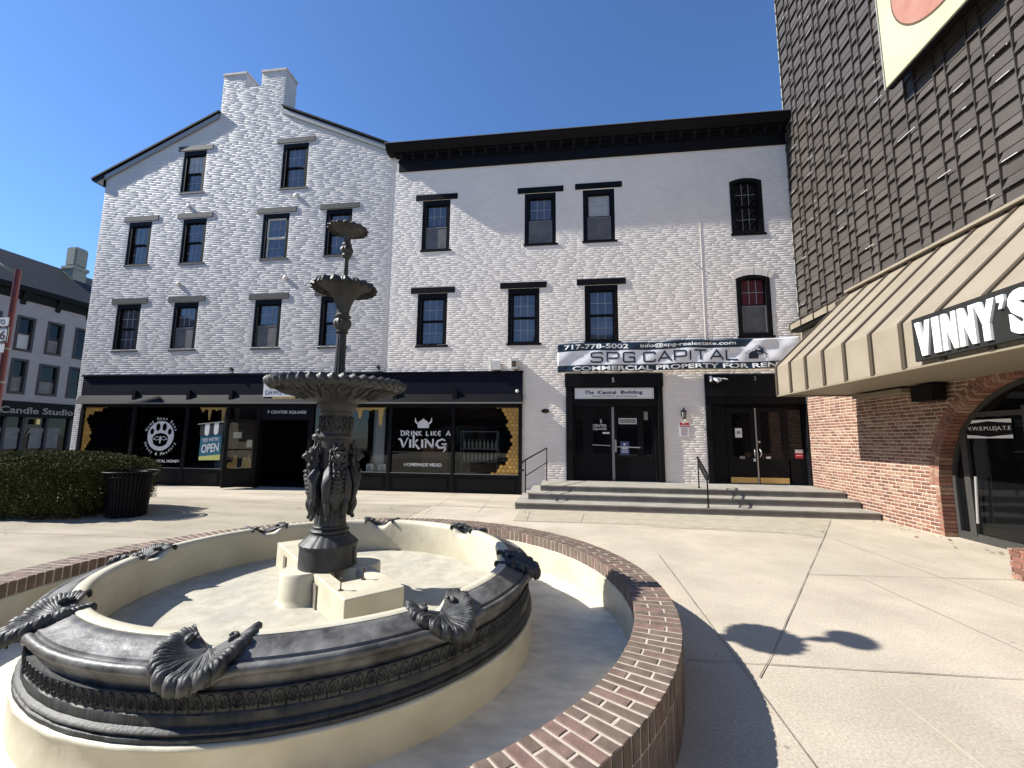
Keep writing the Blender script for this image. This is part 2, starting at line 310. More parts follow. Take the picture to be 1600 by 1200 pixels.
def joints(name, lines, wd, mt, z=.008):
    g = MB()
    for pl in lines:
        pts = [Vector(p) for p in pl]; fine = [pts[0]]
        for a, b in zip(pts, pts[1:]):
            n = max(1, int((b - a).length / .25)); fine += [a.lerp(b, (i + 1) / n) for i in range(n)]
        L_ = []; 
        for i, p in enumerate(fine):
            d = (fine[min(i + 1, len(fine) - 1)] - fine[max(i - 1, 0)]).normalized(); nn = Vector((-d.y, d.x)); ww = wd * random.uniform(.6, 1.4) / 2; j = nn * random.uniform(-.3, .3) * wd
            L_.append((p + j + nn * ww, p + j - nn * ww))
        vs = [(q.x, q.y, z) for pr in L_ for q in pr]
        g.add(vs, [(2 * i, 2 * i + 2, 2 * i + 3, 2 * i + 1) for i in range(len(fine) - 1)])
    tag(g.build(name, mt), kind='structure')
joints('paving_joint', [[(5.31, 9.83), (1.54, 3.76), (1.3, 3.4)], [(1.27, 6.58), (1.24, 3.68), (1.2, 1.0)], [(.87, 3.58), (3.12, 3.65), (9, 3.75)], [(2.92, 5.97), (6.5, 6.25)],
    [(1.37, 8.86), (3.75, 8.54), (3.82, 8.19), (4.34, 8.21)], [(-1.12, 8.76), (1.37, 8.86)], [(-.87, 9.9), (-.83, 8.81)], [(.34, 9.9), (.24, 8.87)],
    [(-17, 10.33), (-5.4, 10.36), (-1.3, 10.27)], [(-3.27, 12.7), (-3.09, 9.3)], [(-2.15, 12.6), (-1.98, 9.6)], [(-5.4, 12.7), (-5.3, 9.4)], [(-7.6, 12.7), (-7.4, 9.3)], [(-9.8, 12.7), (-9.6, 9.3)], [(-12, 12.7), (-11.8, 9.3)], [(-16, 9.3), (-1.1, 9.2)]], .0075, 'joint')
joints('pale_paving_joint', [[(2.06, 3.55), (2.07, 2.69), (2.1, 0)], [(4.44, 8.2), (4.44, 7.6), (4.56, 3.7)], [(3.4, 6.0), (3.48, 5.92), (3.56, 3.7)]], .010, 'joint_light')

def crack(x, y, a, L, seed):
    r = random.Random(seed); P = [(x, y)]
    for _ in range(int(L / .12)):
        a += r.gauss(0, .35); x += .12 * math.cos(a); y += .12 * math.sin(a); P.append((x, y))
    return P
joints('paving_crack', [crack(4.6, 8.6, -.5, 2.0, 2), crack(-1.0, 9.3, .05, 2.4, 4), crack(-6, 8.3, .2, 3, 5), crack(5.0, 6.9, 2.2, 1.2, 6), crack(2.3, 7.7, -.2, 1.0, 7), crack(-9, 5.6, .3, 1.8, 8)], .0035, 'joint', z=.007)
# ================================================================ brick fields
def brickfield(name, parent, mt, rows, toW, L0=.205, H0=.058, J=.010, proud=.007, jit=.0035, inset=.0025, seed=1, bond=0, var=.03, flat=1.0):
    """rows: function z -> list of (u0,u1) spans; toW(u, d, z): arrays to world arrays"""
    r = np.random.default_rng(seed); U0 = []; U1 = []; Z0 = []
    z = rows['z0']; k = 0
    while z < rows['z1']:
        for (a, b) in rows['f'](z + H0 / 2):
            hdr = bond and (k % bond == 0); LL = (L0 - .01) / 2 if hdr else L0
            u = a - ((LL + J) / 2 if k % 2 else 0) - (r.uniform(0, LL) if var > .1 else 0)
            while u < b:
                ll = LL * r.uniform(1 - var, 1 + var * .6); u0 = max(u, a); u1 = min(u + ll, b)
                if u1 - u0 > .02: U0.append(u0); U1.append(u1); Z0.append(z + r.uniform(-.0015, .0015))
                u += ll + J * flat
        z += H0 + J; k += 1
    U0 = np.array(U0); U1 = np.array(U1); Z0 = np.array(Z0); N_ = len(U0); Z1 = Z0 + H0 * r.uniform(.96, 1.03, N_)
    V = np.zeros((N_, 8, 3)); pr = proud + r.uniform(-jit, jit, N_) * .6
    for i, (cu, cz) in enumerate(((0, 0), (1, 0), (1, 1), (0, 1))):
        u = U1 if cu else U0; zz = Z1 if cz else Z0
        V[:, i] = np.stack([u, np.full(N_, -.002), zz], 1)
        V[:, 4 + i] = np.stack([u + (-inset if cu else inset) * (2.2 if flat < 1 else 1), pr + r.uniform(-jit, jit, N_), zz + (-inset if cz else inset)], 1)
    V = V.reshape(-1, 3); W = np.stack(toW(V[:, 0], V[:, 1], V[:, 2]), 1)
    q = np.array([[4, 5, 6, 7], [0, 1, 5, 4], [1, 2, 6, 5], [2, 3, 7, 6], [3, 0, 4, 7]])
    F = (np.arange(N_)[:, None, None] * 8 + q[None]).reshape(-1, 4)
    return rawmesh(name, W, F, mt, parent)
def spans(z, a, b, holes):
    out = [(a, b)]
    for (x0, x1, z0, z1) in holes:
        if z0 < z < z1:
            nx = []
            for (p, q) in out:
                if x1 <= p or x0 >= q: nx.append((p, q)); continue
                if x0 > p: nx.append((p, x0))
                if x1 < q: nx.append((x1, q))
            out = nx
    return [s_ for s_ in out if s_[1] - s_[0] > .03]
facW = lambda u, d, z: (u, D - d, z)

# ================================================================ windows
def arch_pts(x0, x1, z0, zs, rise, n=9):
    c = (x0 + x1) / 2; hw = (x1 - x0) / 2; rad = (hw * hw + rise * rise) / (2 * rise); cz = zs + rise - rad; a = math.asin(hw / rad)
    return [(x0, z0), (x1, z0)] + [(c + rad * math.sin(a - 2 * a * i / (n - 1)), cz + rad * math.cos(a - 2 * a * i / (n - 1))) for i in range(n)]
def window(parent, x0, x1, z0, z1, up='grid', lo='grid', arched=False, white=False, lintel='soft_black', frame='black'):
    cw = .12; ct = .17; Y0 = D + .012; fr = frame
    mb = MB()
    if arched:
        mb.prism(arch_pts(x0, x1, z0, z1 - .10, .10), Y0 - .03, Y0 + .14, holes=[[(a, b) for a, b in arch_pts(x0 + cw, x1 - cw, z0 + .10, z1 - .16, .06)]])
    else: mb.prism(rect(x0, x1, z0, z1), Y0, Y0 + .16, holes=[rect(x0 + cw + .02, x1 - cw, z0 + .05, z1 - ct)])
    W = mb.build('window', fr, parent)
    a0, a1 = x0 + cw + .02, x1 - cw; b0 = z0 + (.10 if arched else .05); b1 = z1 - (.10 if arched else ct); mz = (b0 + b1) / 2 + .02
    sm = 'white_frame' if white else 'black'; sw = .055 if white else .035
    s = MB(); s.prism(rect(a0, a1, mz - .02, b1), Y0 + .06, Y0 + .10, holes=[rect(a0 + sw, a1 - sw, mz + .02, b1 - sw)])
    s.prism(rect(a0, a1, b0, mz - .02), Y0 + .085, Y0 + .125, holes=[rect(a0 + sw, a1 - sw, b0 + sw, mz - .05)]); s.build('sash', sm, W)
    for (k, q0, q1, yy) in ((up, mz + .02, b1 - sw, Y0 + .085), (lo, b0 + sw, mz - .05, Y0 + .11)):
        p0, p1 = a0 + sw, a1 - sw
        o = MB(); o.box(p0 - .005, p1 + .005, yy, yy + .006, q0 - .005, q1 + .005); o.build('pane', {'grid': 'pane', 'screen': 'pane', 'blind': 'blind', 'red': 'red_curtain', 'dark': 'pane_dark'}[k], W)
        if k == 'screen':
            o = MB(); o.prism(rect(a0, a1, q0 - sw, q1 + .03), Y0 + .035, Y0 + .055, holes=[rect(a0 + .022, a1 - .022, q0 - sw + .022, q1 + .008)]); sf = o.build('screen_frame', 'grey', W)
            o = MB(); o.box(a0 + .02, a1 - .02, Y0 + .043, Y0 + .046, q0 - sw + .02, q1 + .01); o.build('screen', 'screen', W)
        else:
            o = MB()
            for i in (1, 2): xx = p0 + (p1 - p0) * i / 3; o.box(xx - .008, xx + .008, yy - .012, yy - .002, q0, q1)
            zz = (q0 + q1) / 2; o.box(p0, p1, yy - .011, yy - .001, zz - .008, zz + .008); o.build('muntin', 'muntin' if k != 'dark' else 'grey', W)
    s = MB(); s.box(x0 - .03, x1 + .06, D - .022, D + .10, z0 - .055, z0 + .012, c=.006); s.build('sill', lintel, W)
    if not arched:
        s = MB(); e = random.uniform(-.02, .02); s.box(x0 - .235 + e, x1 + .235 + e, D - .026, D + .08, z1 + .005, z1 + .195, c=.006); s.build('lintel', lintel, W)
    return W
GW = [(-13.80, -12.88, 10.26, 11.88, 'blind', 'grid', 0), (-9.88, -8.91, 10.16, 11.86, 'grid', 'grid', 0),
      (-15.71, -14.78, 7.63, 9.27, 'grid', 'grid', 0), (-13.52, -12.59, 7.60, 9.27, 'grid', 'grid', 0), (-10.42, -9.43, 7.62, 9.27, 'grid', 'grid', 1), (-8.09, -7.15, 7.63, 9.28, 'grid', 'grid', 0),
      (-15.78, -14.82, 4.52, 6.19, 'grid', 'grid', 0), (-13.52, -12.57, 4.52, 6.20, 'grid', 'screen', 0), (-10.45, -9.47, 4.52, 6.19, 'grid', 'screen', 0), (-8.07, -7.11, 4.52, 6.24, 'grid', 'grid', 0)]
CW = [(-4.70, -3.76, 7.65, 9.37, 'grid', 'screen', 0), (-1.33, -.34, 7.68, 9.39, 'grid', 'screen', 0), (.50, 1.47, 7.69, 9.41, 'blind', 'screen', 0), (4.85, 5.75, 7.69, 9.44, 'dark', 'dark', 2),
      (-4.75, -3.77, 4.50, 6.20, 'grid', 'grid', 0), (-1.83, -.85, 4.51, 6.26, 'grid', 'grid', 0), (.52, 1.51, 4.53, 6.28, 'grid', 'grid', 0), (4.88, 5.80, 4.60, 6.42, 'red', 'screen', 2)]
SEAM = -5.77
SHOP = (-16.60, -1.37, -.1, 3.58)
# ---------------------------------------------------------------- gabled building
GB = thing('gabled_building', 'white painted brick building with steep gable and twin chimney stacks, tallest on the left', 'building', (-11.3, D + 5, 0))
def rake(x):
    if x < -12.49: return 11.17 + (x + 17.0) * .465
    if x > -10.02: return 13.24 + (x + 10.02) * -.444
    return 13.26
xL = -16.94
outline = [(xL, 0), (SEAM - .01, 0), (SEAM - .01, rake(SEAM)), (-10.02, 13.2), (-10.02, 14.2), (-12.5, 14.2), (-12.49, 13.2), (xL, rake(xL))]
holes = [(a, b, c, d) for a, b, c, d, *_ in GW]
wl = MB(); wl.prism([(xL, 0), (SHOP[0], 0), (SHOP[0], 3.58), (SEAM - .01, 3.58), (SEAM - .01, rake(SEAM)), (-10.035, 13.2), (-10.035, 14.2), (-12.48, 14.2), (-12.48, 13.2), (xL, rake(xL))], D + .001, D + .3, holes=[rect(a + .002, b - .002, c + .002, d - .002) for a, b, c, d in holes])
wl.box(xL, xL + .3, D + .3, D + 11, 0, rake(xL) - .05); wl.box(SEAM - .31, SEAM - .01, D + .3, D + 11, 0, rake(SEAM) - .1); wl.box(xL, SEAM - .01, D + 11, D + 11.3, 0, 10.9)
wl.build('wall', 'shaded_white_mortar', GB)
def grow(z):
    if z > 13.2: a, b = -12.49, -10.03
    else:
        a = xL if z < rake(xL) - .05 else -17.0 + (z - 11.12) / .465
        b = SEAM - .015 if z < rake(SEAM) - .1 else -10.02 + (13.14 - z) / .444
        a = max(a, xL)
    if z > 13.2: return [(a, b)] if z < 14.2 else [(-12.49, -11.58), (-10.96, -10.03)]
    return spans(z, a, b, [(SHOP[0], SEAM, -1, 3.56)] + [(x0, x1, z0, z1) for x0, x1, z0, z1 in holes])
brickfield('brick_face', GB, 'shaded_white_brick', dict(z0=.0, z1=14.66, f=grow), facW, L0=.60, H0=.0630, seed=3, jit=.0004, proud=.0008, inset=.004, J=.005, var=.72, flat=.45)
# lintels and sills sit over the bricks
for a, b, c, d, u, l, k in GW: window(GB, a, b, c, d, u, l, white=(k == 1), lintel='soft_black')
def chimney(x0, x1, zt):
    c = MB(); c.box(x0, x1, D, D + .62, 13.0, zt - .12); c.box(x0 - .035, x1 + .035, D - .035, D + .655, zt - .125, zt, c=.02); c.box(x0 + .05, x1 - .05, D + .05, D + .57, zt, zt + .06, c=.02); c.build('chimney', 'chim', GB)
chimney(-12.50, -11.58, 14.88); chimney(-10.96, -10.02, 14.86)
r_ = MB()
def slab(xa, za, xb, zb, y0, y1, t0, t1, mb, mi=None): mb.prism([(xa, za - t0), (xb, zb - t0), (xb, zb + t1), (xa, za + t1)], y0, y1, mi=mi)
slab(-17.5, 10.99, -12.51, 13.27, D - .09, D + 11.4, -.02, .09, r_); slab(-10.01, 13.25, -5.72, 11.34, D - .09, D + 11.4, -.02, .09, r_); slab(-12.51, 13.27, -11.25, 13.86, D + .64, D + 11.4, -.02, .08, r_); slab(-11.25, 13.86, -10.01, 13.25, D + .64, D + 11.4, -.02, .08, r_)
r_.build('roof', 'black_flat', GB)
r_ = MB(); slab(-17.02, 11.16, -12.51, 13.26, D - .055, D + .02, .20, -.02, r_); r_.build('rake_board', 'grey', GB); r_ = MB(); slab(-10.01, 13.23, -5.76, 11.35, D - .055, D + .02, .20, -.02, r_); r_.build('rake_board', 'grey', GB)
r_ = MB(); r_.prism([(-17.5, 10.97), (-17.0, 11.18), (-16.95, 10.74)], D - .07, D + 11.3); r_.build('eave', 'black', GB)
for (x, z) in ((-13.37, 9.72), (-9.25, 9.86), (-13.44, 6.86), (-9.41, 6.92)):
    b = MB(); b.lathe([(.001, 0), (.05, .0), (.085, .02), (.06, .05), (.001, .06)], (0, 0), 12); b.map(lambda X, Y, Z, x=x, z=z: (x + X, D - .005 - Z, z + Y)); b.build('anchor_plate', 'white_mortar', GB, smooth=True)

# ---------------------------------------------------------------- corniced building
CB = thing('corniced_building', 'pale painted brick building under a long black cornice with two entrances', 'building', (.4, D + 5, 0))
holes2 = [(a, b, c, d) for a, b, c, d, *_ in CW]
D5 = (-.06, 2.70, .44, 3.54); D3 = (3.87, 6.9, .44, 3.50)
wl = MB()
hw = [rect(a + .002, b - .002, c + .002, d - .002) if k != 2 else [(p + (.004 if p < (a + b) / 2 else -.004), q) for p, q in arch_pts(a, b, c, d - .10, .10)] for a, b, c, d, u, l, k in CW]
wl.prism([(SEAM, 3.58), (SHOP[1], 3.58), (SHOP[1], 0), (D5[0] + .02, 0), (D5[0] + .02, D5[3] - .02), (D5[1] - .02, D5[3] - .02), (D5[1] - .02, 0), (D3[0] + .02, 0), (D3[0] + .02, D3[3] - .02), (6.62, D3[3] - .02), (6.62, 11.0), (SEAM, 11.0)], D, D + .3, holes=hw)
wl.build('wall', 'white_mortar', CB)
def crow(z):
    hs = [(SEAM - 1, SHOP[1], -1, 3.56), (D5[0], D5[1], -1, D5[3]), (D3[0], 9, -1, D3[3])] + holes2
    o = []
    for p in spans(z, SEAM + .01, 3.955, hs) + spans(z, 3.965, 6.56, hs): o.append(p)
    # arched heads: let bricks stop at the curve
    return o
brickfield('brick_face', CB, 'white_brick', dict(z0=0.0, z1=10.42, f=crow), facW, L0=.42, H0=.0625, seed=5, jit=.0005, proud=.0010, inset=.004, J=.005, var=.70, flat=.45)
for a, b, c, d, u, l, k in CW:
    window(CB, a, b, c, d, u, l, arched=(k == 2), lintel='black')
    if k == 2:
        v = MB(); cx_ = (a + b) / 2; hwid = (b - a) / 2; rad = (hwid ** 2 + .1 ** 2) / .2; cz = d - rad; n = 15; am = math.asin(hwid / rad) * 1.12
        for i in range(n):
            t0 = -am + 2 * am * i / n + .004; t1 = -am + 2 * am * (i + 1) / n - .004
            P = [(cx_ + (rad + q) * math.sin(t), cz + (rad + q) * math.cos(t)) for t, q in ((t0, .004), (t1, .004), (t1, .21), (t0, .21))]
            v.prism(P, D - .012 - random.uniform(0, .004), D + .01)
        v.build('arch_bricks', 'white_brick', CB)
        v = MB(); v.prism([(a, d - .10), (b, d - .10), (b, d)] + list(reversed([(cx_ + rad * math.sin(t), cz + rad * math.cos(t)) for t in [(-1 + 2 * i / 12) * math.asin(hwid / rad) for i in range(13)]][0:13][::-1])) [0:0] + [(a, d)], D + .03, D + .2) if False else None
# roof and cornice
rf = MB(); rf.box(SEAM, 6.62, D + .3, D + 12, 10.95, 11.12); rf.box(SEAM, SEAM + .3, D + .3, D + 12, 0, 10.95); rf.box(SEAM, 6.62, D + 11.7, D + 12, 0, 10.95); rf.build('roof', 'black_flat', CB)
cn = MB(); XL, XR = -5.56, 6.60
cn.box(XL, XR, D - .05, D + .02, 10.44, 10.76); cn.box(XL - .03, XR, D - .085, D + .02, 10.763, 10.80, c=.008); cn.box(XL, XR, D - .07, D + .02, 10.803, 10.99)
cn.box(XL - .14, XR, D - .20, D + .02, 10.93, 10.985, c=.01)
cn.prism([(D - .24, 11.00), (D - .34, 11.06), (D - .40, 11.15), (D - .42, 11.17), (D - .42, 11.225), (D + .3, 11.225), (D + .3, 11.0)], XL - .36, XR, axis='x'); 
CN = cn.build('cornice', 'black', CB)
cn = MB(); cn.box(XL - .38, XR, D - .435, D + .3, 11.228, 11.245); cn.build('gutter_edge', 'grey', CN)
x = XL + .12
while x < XR - .1:
    b = MB(); b.prism([(D - .075, 10.78), (D - .12, 10.80), (D - .15, 10.90), (D - .23, 10.95), (D - .23, 10.995), (D - .075, 10.995)], x - .045, x + .045, axis='x'); b.build('bracket', 'black', CN); x += .405
b = MB(); P = [(XL + .02, 10.905)]; x = XL + .02
while x < XR - .09: P += [(x, 10.83), (x + .045, 10.83), (x + .045, 10.885), (x + .085, 10.885)]; x += .085
P.append((x, 10.905)); b.prism(P, D - .11, D - .065)
b.build('dentil_course', 'black', CN)
b = MB(); b.tube([(3.96, D - .008, 3.7), (3.955, D - .008, 7), (3.96, D - .008, 10.4)], .006, 6); b.build('seam_ridge', 'white_mortar', CB)
b = MB(); b.tube([(SEAM + .01, D - .006, 3.7), (SEAM, D - .006, 7), (SEAM + .01, D - .006, 10.9)], .006, 6); b.build('seam_ridge', 'white_mortar', CB)
b = MB(); b.tube([(3.74, D - .0, 6.86), (3.74, D - .05, 6.84)], .02, 6); b.tube([(3.72, D - .03, 6.83), (3.95, D - .02, 6.68), (4.05, D - .02, 6.62)], .008, 5); b.build('cable_clip', 'white', CB)
b = MB(); b.box(6.60, 6.66, D - .35, D, 3.5, 11.0); b.build('corner_pipe', 'black', CB)

# ---------------------------------------------------------------- entrances
pl = lambda Y: (lambda u, v, d: (u, Y - d, v))
def decal(parent, name, mt, x0, x1, z0, z1, Y, t=.004):
    b = MB(); b.box(x0, x1, Y - t, Y, z0, z1); return b.build(name, mt, parent)
E5 = MB(); x0, x1 = D5[0], D5[1]
E5.box(x0, x0 + .19, D - .06, D + .25, .44, 3.16); E5.box(x1 - .14, x1, D - .06, D + .25, .44, 3.16); E5.box(x0 - .03, x1 + .02, D - .09, D + .3, 3.16, 3.555, c=.006); E5.box(x0 + .19, x1 - .14, D - .02, D + .25, 2.60, 2.79); E5.box(x0 + .19, x1 - .14, D + .03, D + .25, 2.79, 3.16)
E5.box(.62, .66, D + .10, D + .16, .45, 2.6); E5.box(2.48, 2.55, D + .06, D + .16, .45, 2.6)
E5 = E5.build('entrance_door', 'black', CB); E5['label'] = 'wide black entrance with a white nameplate over double doors'
b = MB(); b.box(.14, 2.56, D + .22, D + .30, .44, 2.6); b.build('backing', 'black_flat', E5)
b = MB(); b.box(.13, .62, D + .12, D + .20, .45, 2.6); b.box(.66, 1.27, D + .12, D + .17, .45, 1.22); b.box(.66, 1.27, D + .12, D + .17, 2.47, 2.6); b.box(.66, .72, D + .12, D + .17, 1.22, 2.47); b.box(1.2, 1.27, D + .12, D + .17, 1.22, 2.47)
b.box(1.33, 2.48, D + .12, D + .17, .45, 1.15); b.box(1.33, 1.42, D + .12, D + .17, 1.15, 2.6); b.box(2.0, 2.16, D + .12, D + .17, 1.15, 2.6); b.box(2.4, 2.48, D + .12, D + .17, 1.15, 2.6); b.box(1.42, 2.4, D + .121, D + .17, 2.47, 2.6); L5 = b.build('door_leaf', 'black', E5)
b = MB(); b.box(.72, 1.2, D + .135, D + .145, 1.22, 2.47); b.box(1.42, 2.0, D + .135, D + .145, 1.15, 2.47); b.box(2.16, 2.4, D + .135, D + .145, 1.15, 2.47); b.box(.22, .44, D + .112, D + .119, 1.2, 2.45); b.build('door_glass', 'pane_dark', E5)
b = MB(); b.box(1.262, 1.335, D + .085, D + .12, .45, 2.58, c=.006); b.box(2.56, 2.62, D + .04, D + .1, .45, 2.59); b.build('astragal', 'grey', E5)
b = MB(); b.tube([(.70, D + .10, 1.47), (1.22, D + .10, 1.45)], .014); b.tube([(1.40, D + .10, 1.42), (2.06, D + .10, 1.40)], .014); b.box(1.345, 1.39, D + .09, D + .11, 1.27, 1.62); b.build('push_bar', 'metal', E5)
b = MB(); text(b, '5', 1.275, None, 3.29, 3.42, pl(D - .091), off=.01, thick=.004); b.build('house_number', 'letter', E5)
b = MB(); text(b, '5', .93, None, 2.10, 2.21, pl(D + .134), off=.01); text(b, 'CENTER', .72, 1.12, 1.99, 2.07, pl(D + .134), off=.01); text(b, 'SQUARE', .72, 1.12, 1.89, 1.97, pl(D + .134), off=.01); b.build('lettering', 'letter', E5)
b = MB(); b.box(1.0, 1.2, D + .116, D + .119, 1.79, 1.84); b.build('small_notice', 'paper', E5)
b = MB(); b.box(1.47, 1.98, D + .128, D + .134, 2.08, 2.25); b.box(1.49, 1.96, D + .125, D + .128, 2.1, 2.23, mi=1); b.build('transom_notice', ['paper', 'far_chim'], E5)
b = MB(); b.box(1.50, 1.75, D + .124, D + .134, 1.20, 1.57); b.box(1.59, 1.65, D + .120, D + .124, 1.46, 1.52, mi=1); b.box(1.54, 1.71, D + .120, D + .124, 1.36, 1.42, mi=1); b.box(1.53, 1.72, D + .120, D + .124, 1.31, 1.33, mi=1); b.box(1.53, 1.72, D + .120, D + .124, 1.26, 1.28, mi=1); b.build('blue_notice', ['blue_print', 'paper'], E5)
b = MB(); b.box(2.19, 2.3, D + .128, D + .134, 2.2, 2.44); b.build('small_notice', 'far_chim', E5)
# nameplate
NP = thing('name_sign', 'long white nameplate with blackletter lettering above the double doors', 'sign', (1.33, D, 2.8))
b = MB(); b.box(.20, 2.46, D - .02, D + .03, 2.81, 3.13, c=.004); PB = b.build('panel', 'white', NP)
b = MB(); b.prism(rect(.23, 2.43, 2.83, 3.11), D - .022, D - .019, holes=[rect(.237, 2.423, 2.837, 3.103)]); b.build('border_line', 'grey', NP)
b = MB()
for wd_, ua, ub in (('The', .515, .752), ('Central', .883, 1.396), ('Building', 1.541, 2.148)):
    text(b, wd_, ua, ub, 2.945 if wd_ != 'Building' else 2.925, 3.05, pl(D - .021), off=.03)
    b.box(ua - .012, ua + .006, D - .0245, D - .021, 2.955, 3.045); b.box(ua + .03, ua + .036, D - .0245, D - .021, 2.96, 3.04)
text(b, 'APARTMENT ENTRANCE', .70, 1.98, 2.865, 2.905, pl(D - .021), off=.0); b.build('lettering', 'navy_ink', NP)
# entrance 3
x0, x1 = D3[0], 6.52; Yr = D + .10
b = MB(); b.box(x0, x0 + .14, D - .05, D + .4, .44, 2.66); b.box(x0, x1, D - .07, D + .4, 2.86, 3.50, c=.005); b.box(x0, x1, D - .03, D + .4, 2.66, 2.86); b.box(x0 + .1, x1, D - .055, D - .03, 2.70, 2.725); b.box(6.50, 6.62, D - .04, D + .4, .44, 2.66)
E3 = b.build('entrance_door', 'black', CB); E3['label'] = 'second entrance with brass kick plates beside the red brick wall'
b = MB(); b.box(4.01, 6.5, Yr + .10, Yr + .25, .44, 2.66); b.build('backing', 'black_flat', E3)
b = MB(); b.box(4.01, 4.46, Yr + .04, Yr + .10, .44, 2.66); b.box(4.46, 5.22, Yr + .02, Yr + .07, .45, 1.18); b.box(4.46, 4.60, Yr + .02, Yr + .07, 1.18, 2.56); b.box(5.08, 5.22, Yr + .02, Yr + .07, 1.18, 2.56); b.box(4.60, 5.08, Yr + .02, Yr + .07, 2.42, 2.56); b.build('door_leaf', 'black', E3)
b = MB(); b.box(5.25, 6.04, Yr + .02, Yr + .07, .45, 1.12); b.box(5.25, 5.36, Yr + .02, Yr + .07, 1.12, 2.56); b.box(5.90, 6.08, Yr + .02, Yr + .07, 1.12, 2.56); b.box(5.36, 5.90, Yr + .02, Yr + .07, 2.45, 2.56); b.box(6.08, 6.5, Yr + .025, Yr + .07, .44, 1.15); b.box(6.46, 6.5, Yr + .02, Yr + .07, 1.15, 2.6); b.build('door_leaf', 'black', E3)
b = MB(); b.box(4.60, 5.08, Yr + .04, Yr + .05, 1.18, 2.42); b.box(5.36, 5.90, Yr + .04, Yr + .05, 1.12, 2.45); b.box(6.08, 6.46, Yr + .04, Yr + .05, 1.15, 2.5); b.build('door_glass', 'pane_dark', E3)
b = MB(); b.box(4.50, 5.20, Yr + .012, Yr + .02, .465, .62); b.box(5.27, 6.02, Yr + .012, Yr + .02, .465, .62); b.build('kick_plate', 'brass', E3)
b = MB(); b.box(5.205, 5.24, Yr - .01, Yr + .02, .45, 2.55, c=.004); b.build('astragal', 'metal', E3)
b = MB(); b.tube([(5.16, Yr, 1.18), (5.14, Yr - .05, 1.25), (5.14, Yr - .05, 1.33), (5.16, Yr, 1.40)], .012); b.tube([(5.29, Yr, 1.18), (5.31, Yr - .05, 1.25), (5.31, Yr - .05, 1.33), (5.29, Yr, 1.40)], .012); b.lathe([(.001, 0), (.035, 0), (.03, .03), (.001, .03)], (0, 0), 12)
n0 = len(b.v) - 48
for i in range(n0, len(b.v)): X, Y, Z = b.v[i]; b.v[i] = (5.29 + X, Yr + .02 - Z, 1.60 + Y)
b.build('door_handle', 'metal', E3)
b = MB(); b.box(4.68, 4.86, Yr + .03, Yr + .04, 1.72, 1.98); b.box(4.72, 4.82, Yr + .028, Yr + .03, 1.82, 1.9, mi=1); b.box(5.46, 5.58, Yr + .03, Yr + .04, 1.14, 1.2); b.box(4.76, 4.9, Yr + .01, Yr + .02, 1.13, 1.2, mi=1); b.box(5.12, 5.18, Yr + .012, Yr + .02, 1.06, 1.14); b.build('notice', ['paper', 'grey'], E3)
b = MB(); b.box(6.22, 6.42, Yr + .03, Yr + .04, 1.16, 1.31, mi=1); b.box(6.22, 6.42, Yr + .03, Yr + .04, 1.31, 1.40); b.box(6.24, 6.40, Yr + .028, Yr + .03, 1.23, 1.245); b.build('red_notice', ['paper', 'sign_red'], E3)
b = MB(); text(b, '3', 5.18, None, 3.31, 3.43, pl(D - .072), off=.01, thick=.004); b.build('house_number', 'far_chim', E3)
b = MB(); b.tube([(4.02, D - .09, 3.40), (4.35, D - .10, 3.37), (4.46, D - .16, 3.34)], .018, 8); b.tube([(4.02, D - .09, 3.44), (4.02, D - .12, 3.28)], .035, 8); b.tube([(4.10, D - .11, 3.37), (4.20, D - .2, 3.27)], [.03, .045], 8); b.tube([(4.25, D - .1, 3.38), (4.30, D - .1, 3.30)], .02, 8)
tag(b.build('floodlight_bracket', 'white', loc=(4.2, D - .1, 3.35), smooth=True), 'white twin security lamp on a bracket over the right entrance', 'light')

# ---------------------------------------------------------------- steps
ST = thing('entrance_steps', 'three wide grey concrete steps in front of both entrances', 'steps', (2.7, 11.4, 0))
lv = [(-1.24, 6.5, 10.22, .148), (-.99, 6.5, 10.82, .296), (-.72, 6.5, 11.34, .44)]
for i, (a, b_, y, z) in enumerate(lv):
    zb = 0 if i == 0 else lv[i - 1][3]
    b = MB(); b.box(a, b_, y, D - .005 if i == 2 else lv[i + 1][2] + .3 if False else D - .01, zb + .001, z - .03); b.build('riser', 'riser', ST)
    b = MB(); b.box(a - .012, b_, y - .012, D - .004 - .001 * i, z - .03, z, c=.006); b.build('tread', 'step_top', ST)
def rail(label, parts, group='black iron handrails on the entrance steps'):
    c = parts[0][0]; t = thing('handrail', label, 'handrail', (c[0], c[1], 0), group)
    return t
HR = thing('handrail', 'plain black handrail at the left end of the steps by the shop window', 'handrail', (-1.07, 10.91, .296), 'black iron handrails on the entrance steps')
for p in ([(-1.07, 10.91, .296), (-1.07, 10.91, 1.10)], [(-.62, 12.62, .44), (-.62, 12.62, 1.36)]):
    b = MB(); b.tube(p, .016); b.lathe([(.001, p[0][2]), (.035, p[0][2]), (.035, p[0][2] + .01), (.018, p[0][2] + .03)], p[0][:2], 10); b.build('post', 'black', HR, smooth=True)
b = MB(); b.tube([(-1.10, 10.78, .86), (-1.15, 10.62, .84), (-1.18, 10.5, .90), (-1.19, 10.45, .97), (-1.16, 10.52, 1.01), (-1.07, 10.91, 1.10), (-.62, 12.62, 1.36)], .02); b.build('top_rail', 'black', HR, smooth=True)
b = MB(); b.tube([(-1.07, 10.91, .70), (-.62, 12.62, .95)], .013); b.build('mid_rail', 'black', HR, smooth=True)
HR = thing('handrail', 'ornate short black handrail with scrollwork in the middle of the steps', 'handrail', (3.26, 11.58, .44), 'black iron handrails on the entrance steps')
